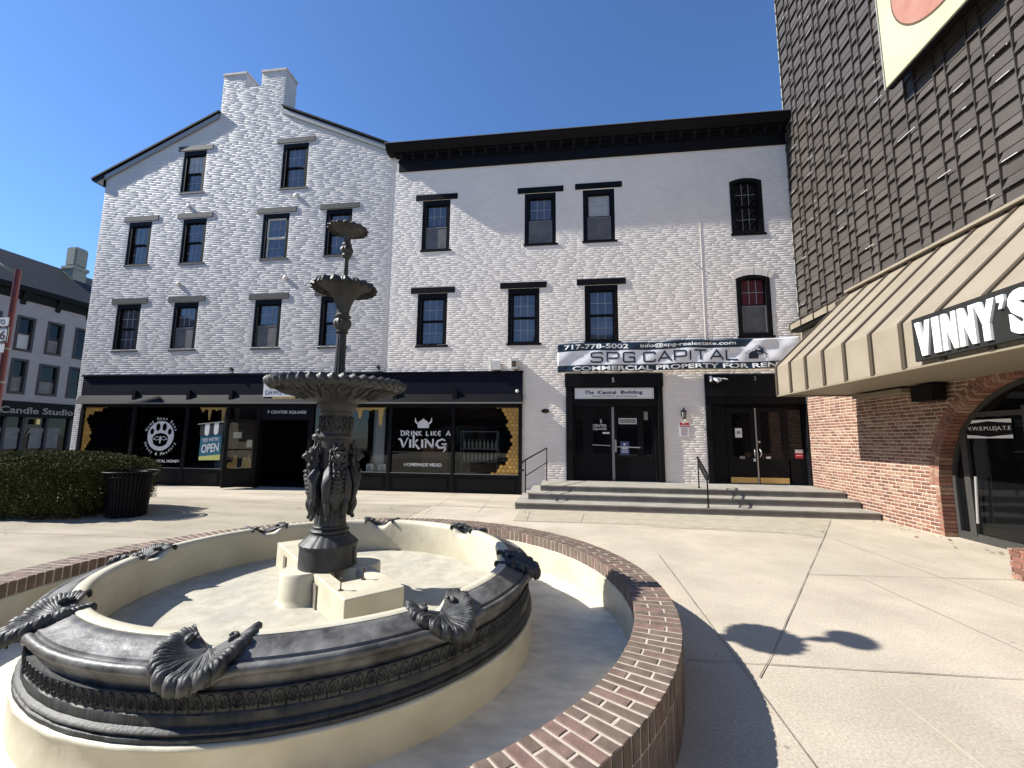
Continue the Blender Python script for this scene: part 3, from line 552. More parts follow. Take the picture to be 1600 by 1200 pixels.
for p in ([(3.26, 11.58, .44), (3.26, 11.58, 1.20)], [(3.08, 10.30, .148), (3.08, 10.30, .88)]):
    b = MB(); b.tube(p, .017); b.lathe([(.001, p[0][2]), (.035, p[0][2]), (.035, p[0][2] + .01), (.018, p[0][2] + .03)], p[0][:2], 10); b.build('post', 'black', HR, smooth=True)
b = MB(); b.tube([(3.27, 11.68, 1.18), (3.26, 11.58, 1.21), (3.08, 10.30, .90), (3.07, 10.2, .83), (3.07, 10.24, .76)], .02); b.build('top_rail', 'black', HR, smooth=True)
b = MB(); b.tube([(3.26, 11.58, 1.02), (3.08, 10.30, .70)], .013); b.build('mid_rail', 'black', HR, smooth=True)
b = MB()
for i in range(9):
    t = (i + .5) / 9; c = Vector((3.08, 10.30, .80)).lerp(Vector((3.26, 11.58, 1.115)), t); d = Vector((.14, .99, .24)).normalized(); up = Vector((0, -.23, .97))
    b.tube([c + d * math.cos(a) * .055 + up * math.sin(a) * .065 for a in [2 * math.pi * k / 10 for k in range(10)]], .007, 5, closed=True)
b.build('scrollwork', 'black', HR, smooth=True)

# ---------------------------------------------------------------- banner
BN = thing('rental_banner', 'wrinkled white and navy vinyl banner with white lettering stretched over both entrances', 'banner', (3.1, D, 3.6))
def bz(u, v):  # billow
    t = (v - 3.6) / .85
    return .05 + .022 * math.sin(u * 3.1 + v * 4) * (1 - abs(t - .5)) + .012 * math.sin(u * 7.3 - v * 9 + 1) + .005 * math.sin(u * 12 + v * 14) + (.02 * math.sin(u * 5 + v * 11) if u > 4.6 else 0)
bf = lambda u, v, d=0: (u, D - .10 - bz(u, v) - d, v + .012 * u + .012 * math.sin(u * 2.2) - .01)
def top(u): return 4.445 + .012 * math.sin(u * 4.2)
b = MB(); nu, nv = 170, 22
u0, u1 = -.30, 6.42
b.grid(lambda s, t: bf(u0 + (u1 - u0) * s, 3.60 + (top(u0 + (u1 - u0) * s) - 3.60) * t), nu, nv)
for i in range(nu):
    for j in range(nv):
        u = u0 + (u1 - u0) * (i + .5) / nu; v = 3.6 + .85 * (j + .5) / nv
        if (v > 4.235 and u < 5.0 + (v - 4.235)) or v < 3.785: b.mi[i * nv + j] = 1
CL = b.build('cloth', ['cloth', 'navy_band'], BN, smooth=True)
md = CL.modifiers.new('thick', 'SOLIDIFY'); md.thickness = .003
b = MB(); o3 = lambda u, v, d: bf(u, v, d + .011)
text(b, '717-778-5002', -.10, 1.76, 4.27, 4.41, o3, off=.02); b.build('phone_number', 'letter_bright', BN); b = MB(); text(b, 'info@spg-realestate.com', 2.10, 4.72, 4.26, 4.40, o3, off=.018); b.build('web_address', 'letter_bright', BN); b = MB(); text(b, 'COMMERCIAL PROPERTY FOR RENT', .14, 6.02, 3.625, 3.755, o3, off=.02); b.build('white_lettering', 'letter_bright', BN)
S_ = [[(1, .8), (1, .92), (.88, 1), (.12, 1), (0, .9), (0, .62), (.12, .53), (.88, .5), (1, .4), (1, .1), (.88, 0), (.12, 0), (0, .08), (0, .2)]]
P_ = [[(0, 0), (0, 1), (.9, 1), (1, .9), (1, .5), (.9, .4), (0, .4)]]
G_ = [[(1, .8), (1, .9), (.9, 1), (.1, 1), (0, .9), (0, .1), (.1, 0), (1, 0), (1, .5), (.5, .5)]]
C_ = [[(1, .72), (1, .9), (.9, 1), (.1, 1), (0, .9), (0, .1), (.1, 0), (.9, 0), (1, .1), (1, .25)]]
A_ = [[(0, 0), (.5, 1), (1, 0)], [(.2, .32), (.8, .32)]]; I_ = [[(.5, 0), (.5, 1)]]; T_ = [[(0, 1), (1, 1)], [(.5, 1), (.5, 0)]]; L_ = [[(0, 1), (0, 0), (1, 0)]]
b = MB(); x = .69; lw = .315; gp_ = .145
for ch, k in ((S_, 1), (P_, 1), (G_, 1), (None, .38), (C_, 1), (A_, 1.15), (P_, 1), (I_, .2), (T_, 1.05), (A_, 1.15), (L_, .95)):
    if ch: strokes(b, ch, x, 3.865, lw * k, .275, .046, o3); x += lw * k + gp_
    else: b.build('navy_lettering', 'navy_ink', BN); b = MB(); x = 2.19; gp_ = .088
b.build('navy_lettering', 'navy_ink', BN)
# little house mark
b = MB()
H = lambda pts: b.add([o3(u, v, d) for d in (0, .002) for u, v in pts], [tuple(range(len(pts))), tuple(range(2 * len(pts) - 1, len(pts) - 1, -1))])
H([(5.05, 3.88), (5.05, 4.03), (5.13, 4.09), (5.20, 4.09), (5.20, 4.12), (5.33, 4.22), (5.45, 4.13), (5.45, 4.03), (5.36, 3.98), (5.30, 3.98), (5.30, 3.88)])
strokes(b, [[(4.95, 4.02), (5.09, 4.12)], [(5.12, 4.12), (5.32, 4.26), (5.52, 4.12)], [(5.30, 4.02), (5.42, 4.08), (5.54, 4.0)], [(5.50, 4.02), (5.50, 3.88)]], 0, 0, 1, 1, .016, o3)
b.build('house_mark', 'navy_ink', BN)
b = MB()
for q in (rect(5.26, 5.32, 4.12, 4.17), rect(5.33, 5.39, 4.12, 4.17), rect(5.36, 5.46, 3.89, 3.97), rect(5.09, 5.14, 3.88, 3.96)): H2 = b.add([bf(u, v, d) for d in (.006, .008) for u, v in q], [(0, 1, 2, 3), (7, 6, 5, 4)])
b.build('house_windows', 'letter_bright', BN)
b = MB()
for u in (-.27, 1.4, 3.0, 4.6, 6.2): b.tube([bf(u, top(u) - .02, .0), (u, D, top(u) + .06)], .006, 5)
b.build('tie', 'black', BN)

# ---------------------------------------------------------------- wall fixtures
WL = thing('wall_lantern', 'small black carriage lantern on the pale pier between the two entrances', 'lantern', (3.24, D, 2.2))
b = MB(); b.box(3.20, 3.28, D - .03, D - .005, 2.30, 2.44, c=.005); b.tube([(3.24, D - .03, 2.42), (3.24, D - .12, 2.46), (3.24, D - .14, 2.50)], .012, 6); b.build('bracket', 'black', WL)
b = MB(); c = (3.24, D - .14); b.lathe([(.001, 2.56), (.012, 2.54), (.02, 2.50), (.085, 2.44), (.08, 2.43), (.001, 2.43)], c, 8); b.lathe([(.001, 2.22), (.04, 2.22), (.05, 2.24), (.055, 2.26), (.001, 2.26)], c, 8)
for k in range(6): a = k * math.pi / 3; b.tube([(c[0] + .045 * math.cos(a), c[1] + .045 * math.sin(a), 2.25), (c[0] + .07 * math.cos(a), c[1] + .07 * math.sin(a), 2.43)], .006, 5)
b.build('cage', 'black', WL)
b = MB(); b.lathe([(.038, 2.26), (.058, 2.43)], c, 6); b.build('lantern_glass', 'far_chim', WL)
b = MB(); b.box(3.14, 3.40, D - .02, D - .008, 1.73, 2.13, c=.003); NS = b.build('notice_sign', 'paper', loc=(3.27, D, 1.73)); tag(NS, 'red topped white notice sign under the carriage lantern', 'sign')
b = MB(); b.box(3.142, 3.398, D - .023, D - .0195, 2.01, 2.128); b.build('red_header', 'sign_red', NS)
b = MB(); text(b, 'NO', 3.22, 3.31, 2.08, 2.115, pl(D - .0235)); text(b, 'TRESPASSING', 3.16, 3.38, 2.03, 2.06, pl(D - .0235)); b.build('lettering', 'letter_bright', NS)
b = MB()
for k in range(9): b.box(3.17, 3.37 - (k % 3) * .02, D - .022, D - .0195, 1.97 - k * .025, 1.978 - k * .025)
b.build('small_print', 'pinkcl', NS)
b = MB(); b.prism(ngon(-.67, 2.445, .12, .062, 16), D - .02, D - .005); PQ = b.build('oval_plaque', 'black', loc=(-.67, D, 2.38)); tag(PQ, 'small dark oval plaque on the shaded white wall left of the double doors', 'plaque')
b = MB(); b.box(-.74, -.60, D - .024, D - .019, 2.44, 2.45); b.box(-.72, -.62, D - .024, D - .019, 2.42, 2.427); b.build('raised_text', 'rust', PQ)
b = MB(); b.box(-2.33, -2.01, D - .16, D - .01, 3.68, 3.95, c=.01); JB = b.build('junction_box', 'beige_box', loc=(-2.17, D, 3.68)); tag(JB, 'wide white junction box with a cable, left one above the shop fascia end', 'utility box')
b = MB(); b.tube([(-2.33, D - .03, 3.73), (-2.6, D - .02, 3.66), (-3.3, D - .02, 3.61)], .008, 5); b.tube([(-2.02, D - .04, 3.85), (-1.95, D - .03, 3.86)], .01, 5); b.build('cable', 'grey', JB)
b = MB(); b.box(-1.70, -1.49, D - .22, D - .01, 3.70, 4.03, c=.01); JB = b.build('alarm_box', 'beige_box', loc=(-1.6, D, 3.70)); tag(JB, 'narrow cream alarm box with a square grille, at the end of the shop fascia', 'utility box')
b = MB(); b.box(-1.66, -1.53, D - .225, D - .219, 3.76, 3.94); b.build('grille', 'rust', JB)
for k, (x, lb) in enumerate(((-11.0, 'small black spotlight on the fascia top left of the fountain bowl'), (-5.9, 'small black spotlight on the fascia top just right of the fountain bowl'))):
    t = thing('spotlight', lb, 'spotlight', (x, D, 3.66), 'spotlights on the shop fascia')
    b = MB(); b.box(x - .10, x + .10, D - .10, D - .02, 3.655, 3.675); b.tube([(x, D - .06, 3.67), (x, D - .08, 3.76)], .012, 6); b.build('mount', 'black', t)
    b = MB(); b.tube([(x, D - .04, 3.79), (x, D - .16, 3.81)], [.035, .055], 10); b.build('lamp_head', 'black', t, smooth=40)
b = MB(); b.lathe([(.001, 0), (.05, .0), (.05, .03), (.03, .06), (.001, .07)], (0, 0), 12); b.map(lambda X, Y, Z: (-1.50 + X, D - .14 - Z, 3.03 + Y)); SCm = b.build('security_camera', 'white', loc=(-1.5, D - .15, 3.0), smooth=True); tag(SCm, 'tiny white dome security camera at the right end of the navy fascia', 'camera')

# ================================================================ shopfront
Y = D - .06
SF = thing('shopfront', 'long black shopfront with navy fascia and large printed windows below the gable', 'shopfront', (-9, D, 0))
b = MB(); b.box(-16.65, -1.35, D - .09, D + .1, 2.70, 3.60); b.build('fascia', 'navy', SF)
b = MB(); b.box(-16.68, -1.33, D - .13, D + .1, 3.602, 3.655, c=.008); b.build('fascia_cap', 'black', SF)
b = MB(); b.box(-16.72, -1.32, D - .24, D - .03, 2.66, 2.698, c=.006); b.build('ledge', 'grey', SF)
b = MB(); b.box(-16.7, -1.33, D - .20, D - .09, 2.705, 2.95); b.map(lambda x, y, z: (x, y + (.09 if (z > 2.9 and y < D - .15) else 0), z)); b.build('lower_fascia', 'black', SF)
for x in (-14.5, -12.45, -10.9, -5.30, -3.40, -7.6):
    b = MB(); b.box(x - .07, x + .07, D - .17, D - .085, 2.72, 3.10, c=.008); b.build('corbel', 'black', SF)
b = MB(); b.box(-16.6, -1.36, Y, D + .1, 2.55, 2.655); b.box(-10.0, -8.05, Y - .005, D + .1, 2.15, 2.55); b.build('head_frame', 'black', SF)
bays = [(-16.47, -14.56), (-14.44, -12.56), (-12.44, -11.06), (-10.94, -9.98), (-8.02, -5.50), (-5.40, -3.49), (-3.41, -1.46)]
posts = [(-16.60, -16.47), (-14.56, -14.44), (-12.56, -12.44), (-11.06, -10.94), (-9.98, -9.86), (-8.16, -8.02), (-5.50, -5.40), (-3.49, -3.41), (-1.46, -1.36)]
for a, c_ in posts:
    b = MB(); b.box(a, c_, Y - .02, D + .12, .0, 2.548); b.build('mullion', 'black', SF)
for a, c_ in bays:
    b = MB(); b.box(a, c_, Y, D + .08, .0, .50); b.box(a + .12, c_ - .12, Y - .012, Y, .10, .42, c=.004); b.box(a, c_, Y - .015, D + .08, .503, .555); bk = b.build('bulkhead', 'black', SF)
    b = MB(); b.box(a, c_, Y + .05, Y + .058, .558, 2.548); b.build('shop_window', 'shopglass', SF)
    b = MB(); b.box(a, c_, Y - .018, Y - .004, .557, .572); b.build('glazing_bead', 'grey', SF)
GP = pl(Y + .046)
# honeycomb prints
def comb(parent, x0, z0, x1, z1, inside):
    b = MB(); s = .075; dx = s * math.sqrt(3); j = 0; z = z0
    while z < z1 + s:
        x = x0 + (dx / 2 if j % 2 else 0)
        while x < x1 + dx / 2:
            if inside(x, z):
                P = [(min(max(x + s * 1.0 * math.sin(a), x0), x1), min(max(z + s * 1.0 * math.cos(a), z0), z1)) for a in [math.pi / 3 * k for k in range(6)]]
                b.prism(P, Y + .041, Y + .047, mi=1)
                P = [(min(max(x + s * .78 * math.sin(a), x0 + .004), x1 - .004), min(max(z + s * .78 * math.cos(a), z0 + .004), z1 - .004)) for a in [math.pi / 3 * k for k in range(6)]]
                b.prism(P, Y + .036, Y + .041, mi=0)
            x += dx
        z += s * 1.5; j += 1
    return b.build('honeycomb_print', ['amber', 'amber_dark'], parent)
comb(SF, -16.46, .56, -14.6, 2.545, lambda x, z: (x + 16.46) < (.22 + .5 * max(0, (z - 2.2) / .35) + .10 * math.sin(z * 5) + (.5 * max(0, (.75 - z)) / .3)))
comb(SF, -3.4, .56, -1.465, 2.545, lambda x, z: (-1.46 - x) < (.30 + .42 * max(0, (z - 2.2) / .35) + .08 * math.sin(z * 7) + (.62 * max(0, (.95 - z)) / .38)))
def drips(x0, x1, zt, dr, seed):
    r = random.Random(seed); P = [(x0, zt)]; n = len(dr); w_ = (x1 - x0) / n
    for i, d in enumerate(dr):
        a = x0 + i * w_; 
        P += [(a + w_ * .25, zt - .07), (a + w_ * .32, zt - d * .6), (a + w_ * .40, zt - d * .95), (a + w_ * .5, zt - d), (a + w_ * .60, zt - d * .95), (a + w_ * .68, zt - d * .6), (a + w_ * .78, zt - .07)]
    P.append((x1, zt)); b = MB(); b.prism(P[::-1], Y + .038, Y + .046); return b
drips(-12.10, -11.1, 2.545, (.16, .42, .12, .62), 1).build('honey_drip_print', 'honey', SF); drips(-7.0, -5.62, 2.545, (.14, .34, .10, .58), 2).build('honey_drip_print', 'honey', SF)
# paw print logo
cx_, cz_ = -13.46, 1.60
b = MB(); hol = [ngon(cx_ + a, cz_ + c_, rx, rz, 14) for a, c_, rx, rz in ((-.33, .14, .075, .10), (-.12, .29, .085, .13), (.12, .29, .085, .13), (.33, .14, .075, .10))]
pad = [(cx_ + x, cz_ + z) for x, z in ((-.30, -.12), (-.28, -.02), (-.18, .06), (0, .10), (.18, .06), (.28, -.02), (.30, -.12), (.24, -.28), (.12, -.34), (0, -.36), (-.12, -.34), (-.24, -.28))]
b.prism(ngon(cx_, cz_, .49, .49, 40), Y + .040, Y + .046, holes=hol + [pad])
b.prism(ngon(cx_, cz_ - .13, .03, .13, 12), Y + .038, Y + .044); strokes(b, [[(cx_ - .02, cz_ - .06), (cx_ - .13, cz_ - .02), (cx_ - .26, cz_ - .11), (cx_ - .13, cz_ - .14), (cx_ - .02, cz_ - .10)], [(cx_ + .02, cz_ - .06), (cx_ + .13, cz_ - .02), (cx_ + .26, cz_ - .11), (cx_ + .13, cz_ - .14), (cx_ + .02, cz_ - .10)]], 0, 0, 1, 1, .018, GP, thick=.004)
b.build('paw_print_logo', 'letter', SF)
def arctext(mb, s, rad, a_mid, span, h, top=True):
    n = len(s)
    for i, ch in enumerate(s):
        if ch == ' ': continue
        t = (i + .5) / n - .5; a = a_mid - t * span if top else a_mid + t * span
        vs, fs, p0, p1, q0, q1 = textgeo(ch, .012, .5); k = h / .72; m_ = (p0 + p1) / 2; rr = rad; o = []
        for x, y, z in vs:
            u = (x - m_) * k * .9; v = y * k
            er = Vector((math.cos(a), math.sin(a))); et = Vector((math.sin(a), -math.cos(a)))
            q = (er * (rr + v) + et * u) if top else (er * (rr - v + h) - et * u)
            o.append(GP(cx_ + q.x, cz_ + q.y, (z + .5) * .003))
        mb.add(o, fs)
b = MB(); arctext(b, 'Dawg Gone Bees', .54, R(90), R(150), .10); arctext(b, 'Honey & Meadery', .54, R(-90), R(140), .10, top=False); text(b, 'PURE RAW, LOCAL HONEY', -14.36, -12.66, .72, .82, GP, off=.01); b.build('lettering', 'letter', SF)
# viking lettering
b = MB(); w1 = .032
V1 = lambda st, u, wd, h=.135, z=1.69, w=w1: strokes(b, st, u, z, wd, h, w, GP)
x = -5.12
for st, wd in (([[(.1, .95, .6), (.5, 1, 1), (.9, .75, 1.2), (1, .4, 1.2), (.7, .05, 1), (.1, 0, .7), (.15, .5, 1), (.1, .95, .8)], [(-.15, 1, .7), (.2, 1.02, .9)]], .13), ([[(.1, 0, 1.1), (.1, 1, 1)], [(.0, 1, .8), (.6, 1, 1), (.8, .75, 1), (.5, .5, .8), (.15, .5, .6)], [(.4, .5, 1), (.9, -.2, 1)]], .12), ([[(.5, 0, 1.2), (.5, 1, 1.2)]], .05), ([[(.05, 0, 1), (.05, 1, 1), (.9, 0, 1.1), (.9, 1, 1)]], .12), ([[(.1, 0, 1.1), (.1, 1, 1)], [(.85, 1, 1), (.15, .5, .8), (.95, 0, 1)]], .11), (None, .07),
               ([[(.1, 1, 1), (.1, .05, 1.1), (.8, 0, .8)]], .10), ([[(.5, 0, 1.2), (.5, 1, 1.2)]], .05), ([[(.1, 0, 1.1), (.1, 1, 1)], [(.85, 1, 1), (.15, .5, .8), (.95, 0, 1)]], .11), ([[(.9, .9, .8), (.4, 1, .9), (.05, .5, 1.2), (.4, 0, .9), (.9, .1, .8)], [(.1, .5, .7), (.8, .5, .7)]], .11), (None, .08), ([[(0, 0, .9), (.55, 1, 1), (1, 0, 1.2)], [(.2, .3, .7), (.8, .3, .7)]], .13)):
    if st: V1(st, x, wd)
    x += wd + .035
V2 = lambda st, u, wd: strokes(b, st, u, 1.32, wd, .26, .052, GP)
V2([[(-.22, .95, .5), (.0, 1.03, .9), (.15, .85, 1.3), (.45, 0, 1.1)], [(.45, 0, .8), (.9, 1.1, .6), (1.05, 1.05, .4)]], -5.14, .27)
V2([[(.5, 0, 1.3), (.5, .95, 1.2)]], -4.84, .07); V2([[(.1, 0, 1.2), (.1, 1.35, 1.1), (-.15, 1.3, .6)], [(.75, .95, 1), (.15, .5, .8)], [(.2, .55, 1), (.95, -.1, 1.2), (1.15, -.12, .6)]], -4.72, .20)
V2([[(.5, 0, 1.3), (.5, .95, 1.2)]], -4.46, .07); V2([[(-.1, .95, .5), (.1, 1, .9), (.1, 0, 1)], [(.1, 1, 1.1), (.9, 0, 1.3)], [(.9, 0, 1), (.9, 1.05, .9)]], -4.34, .28)
V2([[(.95, .85, .6), (.6, 1.02, .9), (.15, .8, 1.1), (.0, .4, 1.3), (.3, .02, 1.1), (.75, .05, .9), (.9, .3, 1), (.9, .45, 1)], [(.55, .45, .8), (1.1, .48, .8)], [(.9, .3, 1.1), (.95, -.15, .9), (.75, -.45, .5)]], -3.98, .30)
b.build('viking_lettering', 'letter', SF); b = MB(); text(b, 'HOMEMADE MEAD', -4.98, -3.80, .76, .86, GP, off=.008); b.build('small_lettering', 'letter', SF); b = MB()
b.prism([(-4.58, 1.92), (-4.24, 1.92), (-4.22, 2.02), (-4.28, 2.12), (-4.38, 2.18), (-4.41, 2.22), (-4.44, 2.18), (-4.54, 2.12), (-4.60, 2.02)], Y + .041, Y + .046)
strokes(b, [[(-4.59, 2.05, 1.2), (-4.66, 2.12, 1), (-4.67, 2.24, .2)], [(-4.23, 2.05, 1.2), (-4.16, 2.12, 1), (-4.15, 2.24, .2)]], 0, 0, 1, 1, .05, GP); b.build('helmet_print', 'letter', SF)
# interior
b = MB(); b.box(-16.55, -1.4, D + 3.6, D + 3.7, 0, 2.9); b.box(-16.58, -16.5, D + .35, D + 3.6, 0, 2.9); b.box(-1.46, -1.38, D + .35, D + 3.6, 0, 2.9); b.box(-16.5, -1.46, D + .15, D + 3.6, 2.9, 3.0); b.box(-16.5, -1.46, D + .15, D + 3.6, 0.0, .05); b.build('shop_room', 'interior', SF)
b = MB(); b.box(-6.17, -5.76, D + .35, D + .75, .05, 2.85); b.box(-5.76, -5.5, D + .55, D + .75, .05, 2.85, mi=1); b.build('interior_column', ['sage', 'white'], SF)
b = MB(); b.box(-11.72, -11.34, D + .5, D + .8, .05, 2.85); b.build('interior_column', 'sage', SF)
b = MB(); text(b, '7 CENTER SQUARE', -9.62, -8.27, 2.33, 2.44, pl(Y - .006), off=.012); b.build('address_lettering', 'letter', SF)
# open door leaf, hinged at the right, swung out
ax = Vector((-9.90, D - .06, 0)); dv = Vector((-.60, -.66, 0)).normalized()
def leafmap(u, d, z): p = ax + dv * u + Vector((dv.y, -dv.x, 0)) * d; return (p.x, p.y, z)
b = MB(); b.prism(rect(0, .88, .05, 2.13), -.022, .022, holes=[rect(.10, .78, 1.22, 2.03), rect(.10, .78, .62, 1.18)]); b.map(leafmap); DL = b.build('door_leaf', 'black', SF); DL['label'] = 'black glazed door standing open onto the pavement'
b = MB(); b.box(.10, .78, -.004, .004, 1.22, 2.03); b.box(.10, .78, -.004, .004, .62, 1.18); b.map(leafmap); b.build('door_glass', 'shopglass', DL)
b = MB(); b.box(.44, .66, .006, .009, 1.55, 1.74); b.box(.14, .28, .006, .009, 1.27, 1.50); b.map(leafmap); b.build('door_notice', 'paper', DL)
b = MB()
for P in ([(.12, .64), (.38, .64), (.36, .85), (.30, .98), (.24, .86), (.2, 1.05), (.15, .9), (.12, .86)], [(.50, .64), (.76, .64), (.76, .76), (.70, .82), (.62, .78), (.60, 1.0), (.54, 1.02), (.50, .9)]): b.prism(P, .005, .009)
b.map(leafmap); b.build('honey_print', 'honey', DL)
b = MB(); b.tube([leafmap(.80, .05, .95), leafmap(.80, .05, 1.35)], .012, 6); b.build('pull_handle', 'metal', DL)
b = MB(); b.box(-9.84, -8.18, D + .10, D + .16, .0, .02); b.build('threshold', 'metal', SF)
# inside things on show
OB = thing('open_flag', 'hanging blue OPEN flag with black and white scalloped top beside the open shop door', 'flag', (-11.3, D - .34, .8))
YF = D - .34
b = MB(); tilt = lambda x, y, z: (x * .974, y, 1.63 + (z - 1.63 + (x + 11.62) * .10) * .974)
for i in range(5):
    a = -12.02 + i * .165; b.prism([(a, 2.02), (a, 1.72), (a + .03, 1.66), (a + .08, 1.63), (a + .135, 1.66), (a + .165, 1.72), (a + .165, 2.02)][::-1], YF, YF + .01, mi=i % 2)
b.map(tilt); b.build('scalloped_top', ['black_ink', 'paper'], OB)
b = MB(); b.box(-11.99, -11.23, YF + .012, YF + .02, .98, 1.72); b.map(tilt); b.build('blue_field', 'teal', OB)
b = MB(); b.prism([(-11.99, .86), (-11.23, .80), (-11.23, .98), (-11.99, .98)], YF + .012, YF + .02); b.map(tilt); b.build('yellow_strip', 'yellow_print', OB)
b = MB(); f_ = lambda u, v, d: tilt(u, YF + .011 - d, v); text(b, "YES WE'RE", -11.92, -11.32, 1.44, 1.56, f_); text(b, 'OPEN', -11.92, -11.30, 1.08, 1.36, f_, off=.015); b.build('lettering', 'letter', OB)
b = MB(); b.tube([(-11.80, D - .06, 1.98), (-11.80, YF, 1.98), (-11.78, YF, 1.985), (-10.88, YF, 2.07)], .010, 6); b.build('pole', 'metal', OB)
b = MB(); b.lathe([(.28, .06), (.27, .6), (.30, .9), (.24, 1.05), (.12, 1.15), (.001, 1.18)], (-12.05, D + .75), 16, fn=lambda r, z, a: (r * (1 + .08 * math.sin(5 * a + z * 6)), z)); tag(b.build('draped_stand', 'pinkcl', loc=(-12.05, D + .75, 0), smooth=True), 'dusty pink draped form inside the window below the open flag', 'display')
def crate(x, y, z, w_, h, d, mt, lb, cat='box', gp=None, name='display_box', txt=None):
    b = MB(); b.box(x - w_ / 2, x + w_ / 2, y, y + d, z, z + h, c=.004); o = b.build(name, mt, loc=(x, y, z)); tag(o, lb, cat, gp)
    q = MB(); q.box(x - w_ * .32, x + w_ * .32, y - .004, y - .001, z + h * .25, z + h * .4); q.box(x - w_ * .2, x + w_ * .2, y - .004, y - .001, z + h * .5, z + h * .75); q.build('print', 'grey', o); return o
crate(-6.12, D + .08, .56, .24, .24, .12, 'paper', 'white box on the window ledge directly right of the fountain pedestal', gp='boxes on the shop window ledge'); crate(-5.72, D + .08, .56, .24, .24, .12, 'paper', 'white box on the window ledge against the mullion', gp='boxes on the shop window ledge')
SH = thing('display_cabinet', 'brown wooden cabinet seen through the window behind the viking lettering', 'cabinet', (-4.4, D + 1.2, .05))
b = MB(); b.box(-4.85, -3.95, D + 1.2, D + 1.6, .05, 1.35); b.build('carcass', 'wood', SH); b = MB(); b.box(-4.9, -3.9, D + 1.15, D + 1.65, 1.35, 1.39); b.build('top', 'wood', SH)
b = MB(); b.box(-4.82, -4.42, D + 1.18, D + 1.2, .15, 1.25, c=.004); b.box(-4.38, -3.98, D + 1.18, D + 1.2, .15, 1.25, c=.004); b.build('cabinet_door', 'wood', SH)
RK = thing('bottle_rack', 'thin metal shelf rack of bottles behind the right hand shop window', 'shelf', (-2.8, D + .7, .05))
b = MB()
for xx in (-3.35, -2.2):
    for yy in (D + .55, D + .85): b.tube([(xx, yy, .05), (xx, yy, 1.85)], .012, 6)
b.build('upright', 'grey', RK)
for z in (.9, 1.3, 1.84):
    b = MB(); b.box(-3.36, -2.19, D + .54, D + .86, z - .02, z, c=.003); b.build('shelf', 'grey', RK)
bot = None; r3 = random.Random(3)
for z in (.9, 1.3):
    for i in range(9):
        x = -3.26 + i * .125
        if bot is None:
            b = MB(); b.lathe([(.001, 0), (.036, .0), (.038, .02), (.038, .17), (.030, .20), (.013, .235), (.012, .29), (.001, .29)], (0, 0), 10); bot = b.build('bottle', 'bottle', loc=(0, 0, 0), smooth=True); o = bot
        else: o = bot.copy(); col.objects.link(o)
        o.location = (x, D + .68 + r3.uniform(-.03, .03), z); tag(o, 'pale glass bottle standing on the %s shelf of the rack in the shop window' % ('lower' if z < 1 else 'middle'), 'bottle', 'bottles on the %s rack shelf' % ('lower' if z < 1 else 'middle'))
b = MB(); b.box(-16.0, -14.75, D + .01, D + .03, 1.0, 2.16, c=.004); MBd = b.build('reflection_panel', 'teal_reflection', loc=(-15.4, D + .02, 1.0)); tag(MBd, 'dark teal panel added behind the leftmost shop window to imitate a reflection', 'board')  # panel added to imitate a teal reflection in the glass
b = MB(); b.box(-14.98, -14.86, D + .002, D + .009, 1.42, 2.02); b.box(-15.52, -15.30, D + .002, D + .009, 1.86, 1.93); b.box(-15.62, -15.2, D + .002, D + .009, 1.70, 1.715); b.build('reflection_blob', 'paper', MBd)  # bright blobs of the same painted reflection
# hanging sign
HS = thing('door_sign', 'white shop sign with honey drips mounted on the fascia above the open doorway', 'sign', (-9.0, D - .1, 2.85))
YS = D - .16
b = MB(); b.box(-9.76, -8.0, YS, YS + .05, 2.88, 3.34, c=.005); b.build('board', 'paper', HS)
b = MB(); text(b, 'DAWG GONE BEES', -9.68, -8.10, 2.95, 3.09, lambda u, v, d: (u, YS - .001 - d, v), off=.01); b.build('lettering', 'blue_print', HS)
P = [(-9.42, 2.875)]
for i in range(5): a = -9.42 + i * .155; P += [(a + .0, 2.80 - (.05 if i % 2 else .1)), (a + .03, 2.70), (a + .06, 2.80), (a + .10, 2.83)]
P.append((-8.66, 2.76)); P.append((-8.62, 2.875)); b = MB(); b.prism(P, YS, YS + .03); b.build('honey_drips', 'honey', HS)
b = MB(); b.prism([(-9.6, 3.14), (-9.3, 3.25), (-9.0, 3.24), (-8.7, 3.20), (-8.5, 3.28), (-8.45, 3.18), (-8.9, 3.12), (-9.2, 3.15)], YS - .004, YS - .001); b.build('bee_drawing', 'far_chim', HS)
# ================================================================ fountain
C0 = (-2.0732, 3.6513)
FT = thing('fountain', 'tall black three-tiered cast iron fountain standing in a round cream basin', 'fountain', (C0[0], C0[1], 0))
SHA = [R(a) for a in (-79.5, -36.5, 4, 54, 98, 144, 187, 235.5)]
def notch(a, wd=.075):
    best = min(abs((a - s_ + math.pi) % (2 * math.pi) - math.pi) for s_ in SHA)
    return math.exp(-(best / wd) ** 4)
NB = 384
rimfn = lambda r, z, a: (r, z - (.075 * notch(a, .07) if z > .5 else 0))
b = MB(); b.lathe([(1.50, .28), (1.492, .40), (1.488, .575), (1.492, .600), (1.505, .622), (1.525, .630), (1.560, .630), (1.576, .622), (1.58, .55)], C0, NB, fn=rimfn)
b.lathe([(1.745, .243), (1.768, .240), (1.779, .232), (1.780, .222), (1.774, .212), (1.772, .10), (1.77, .0)], C0, 192, fn=lambda r, z, a: (r + .0025 * math.sin(a * 31) * (z > .22) + .002 * math.sin(a * 53 + 1) * (z > .22), z)); b.build('basin', 'cream', FT, smooth=50)
b = MB(); b.lathe([(.0, .2855), (.8, .285), (1.50, .285)], C0, 96); b.build('pool_floor', 'cream_floor', FT)
copf = lambda r, z, a: (r, z - (.05 * notch(a, .085) if z > .5 else 0))
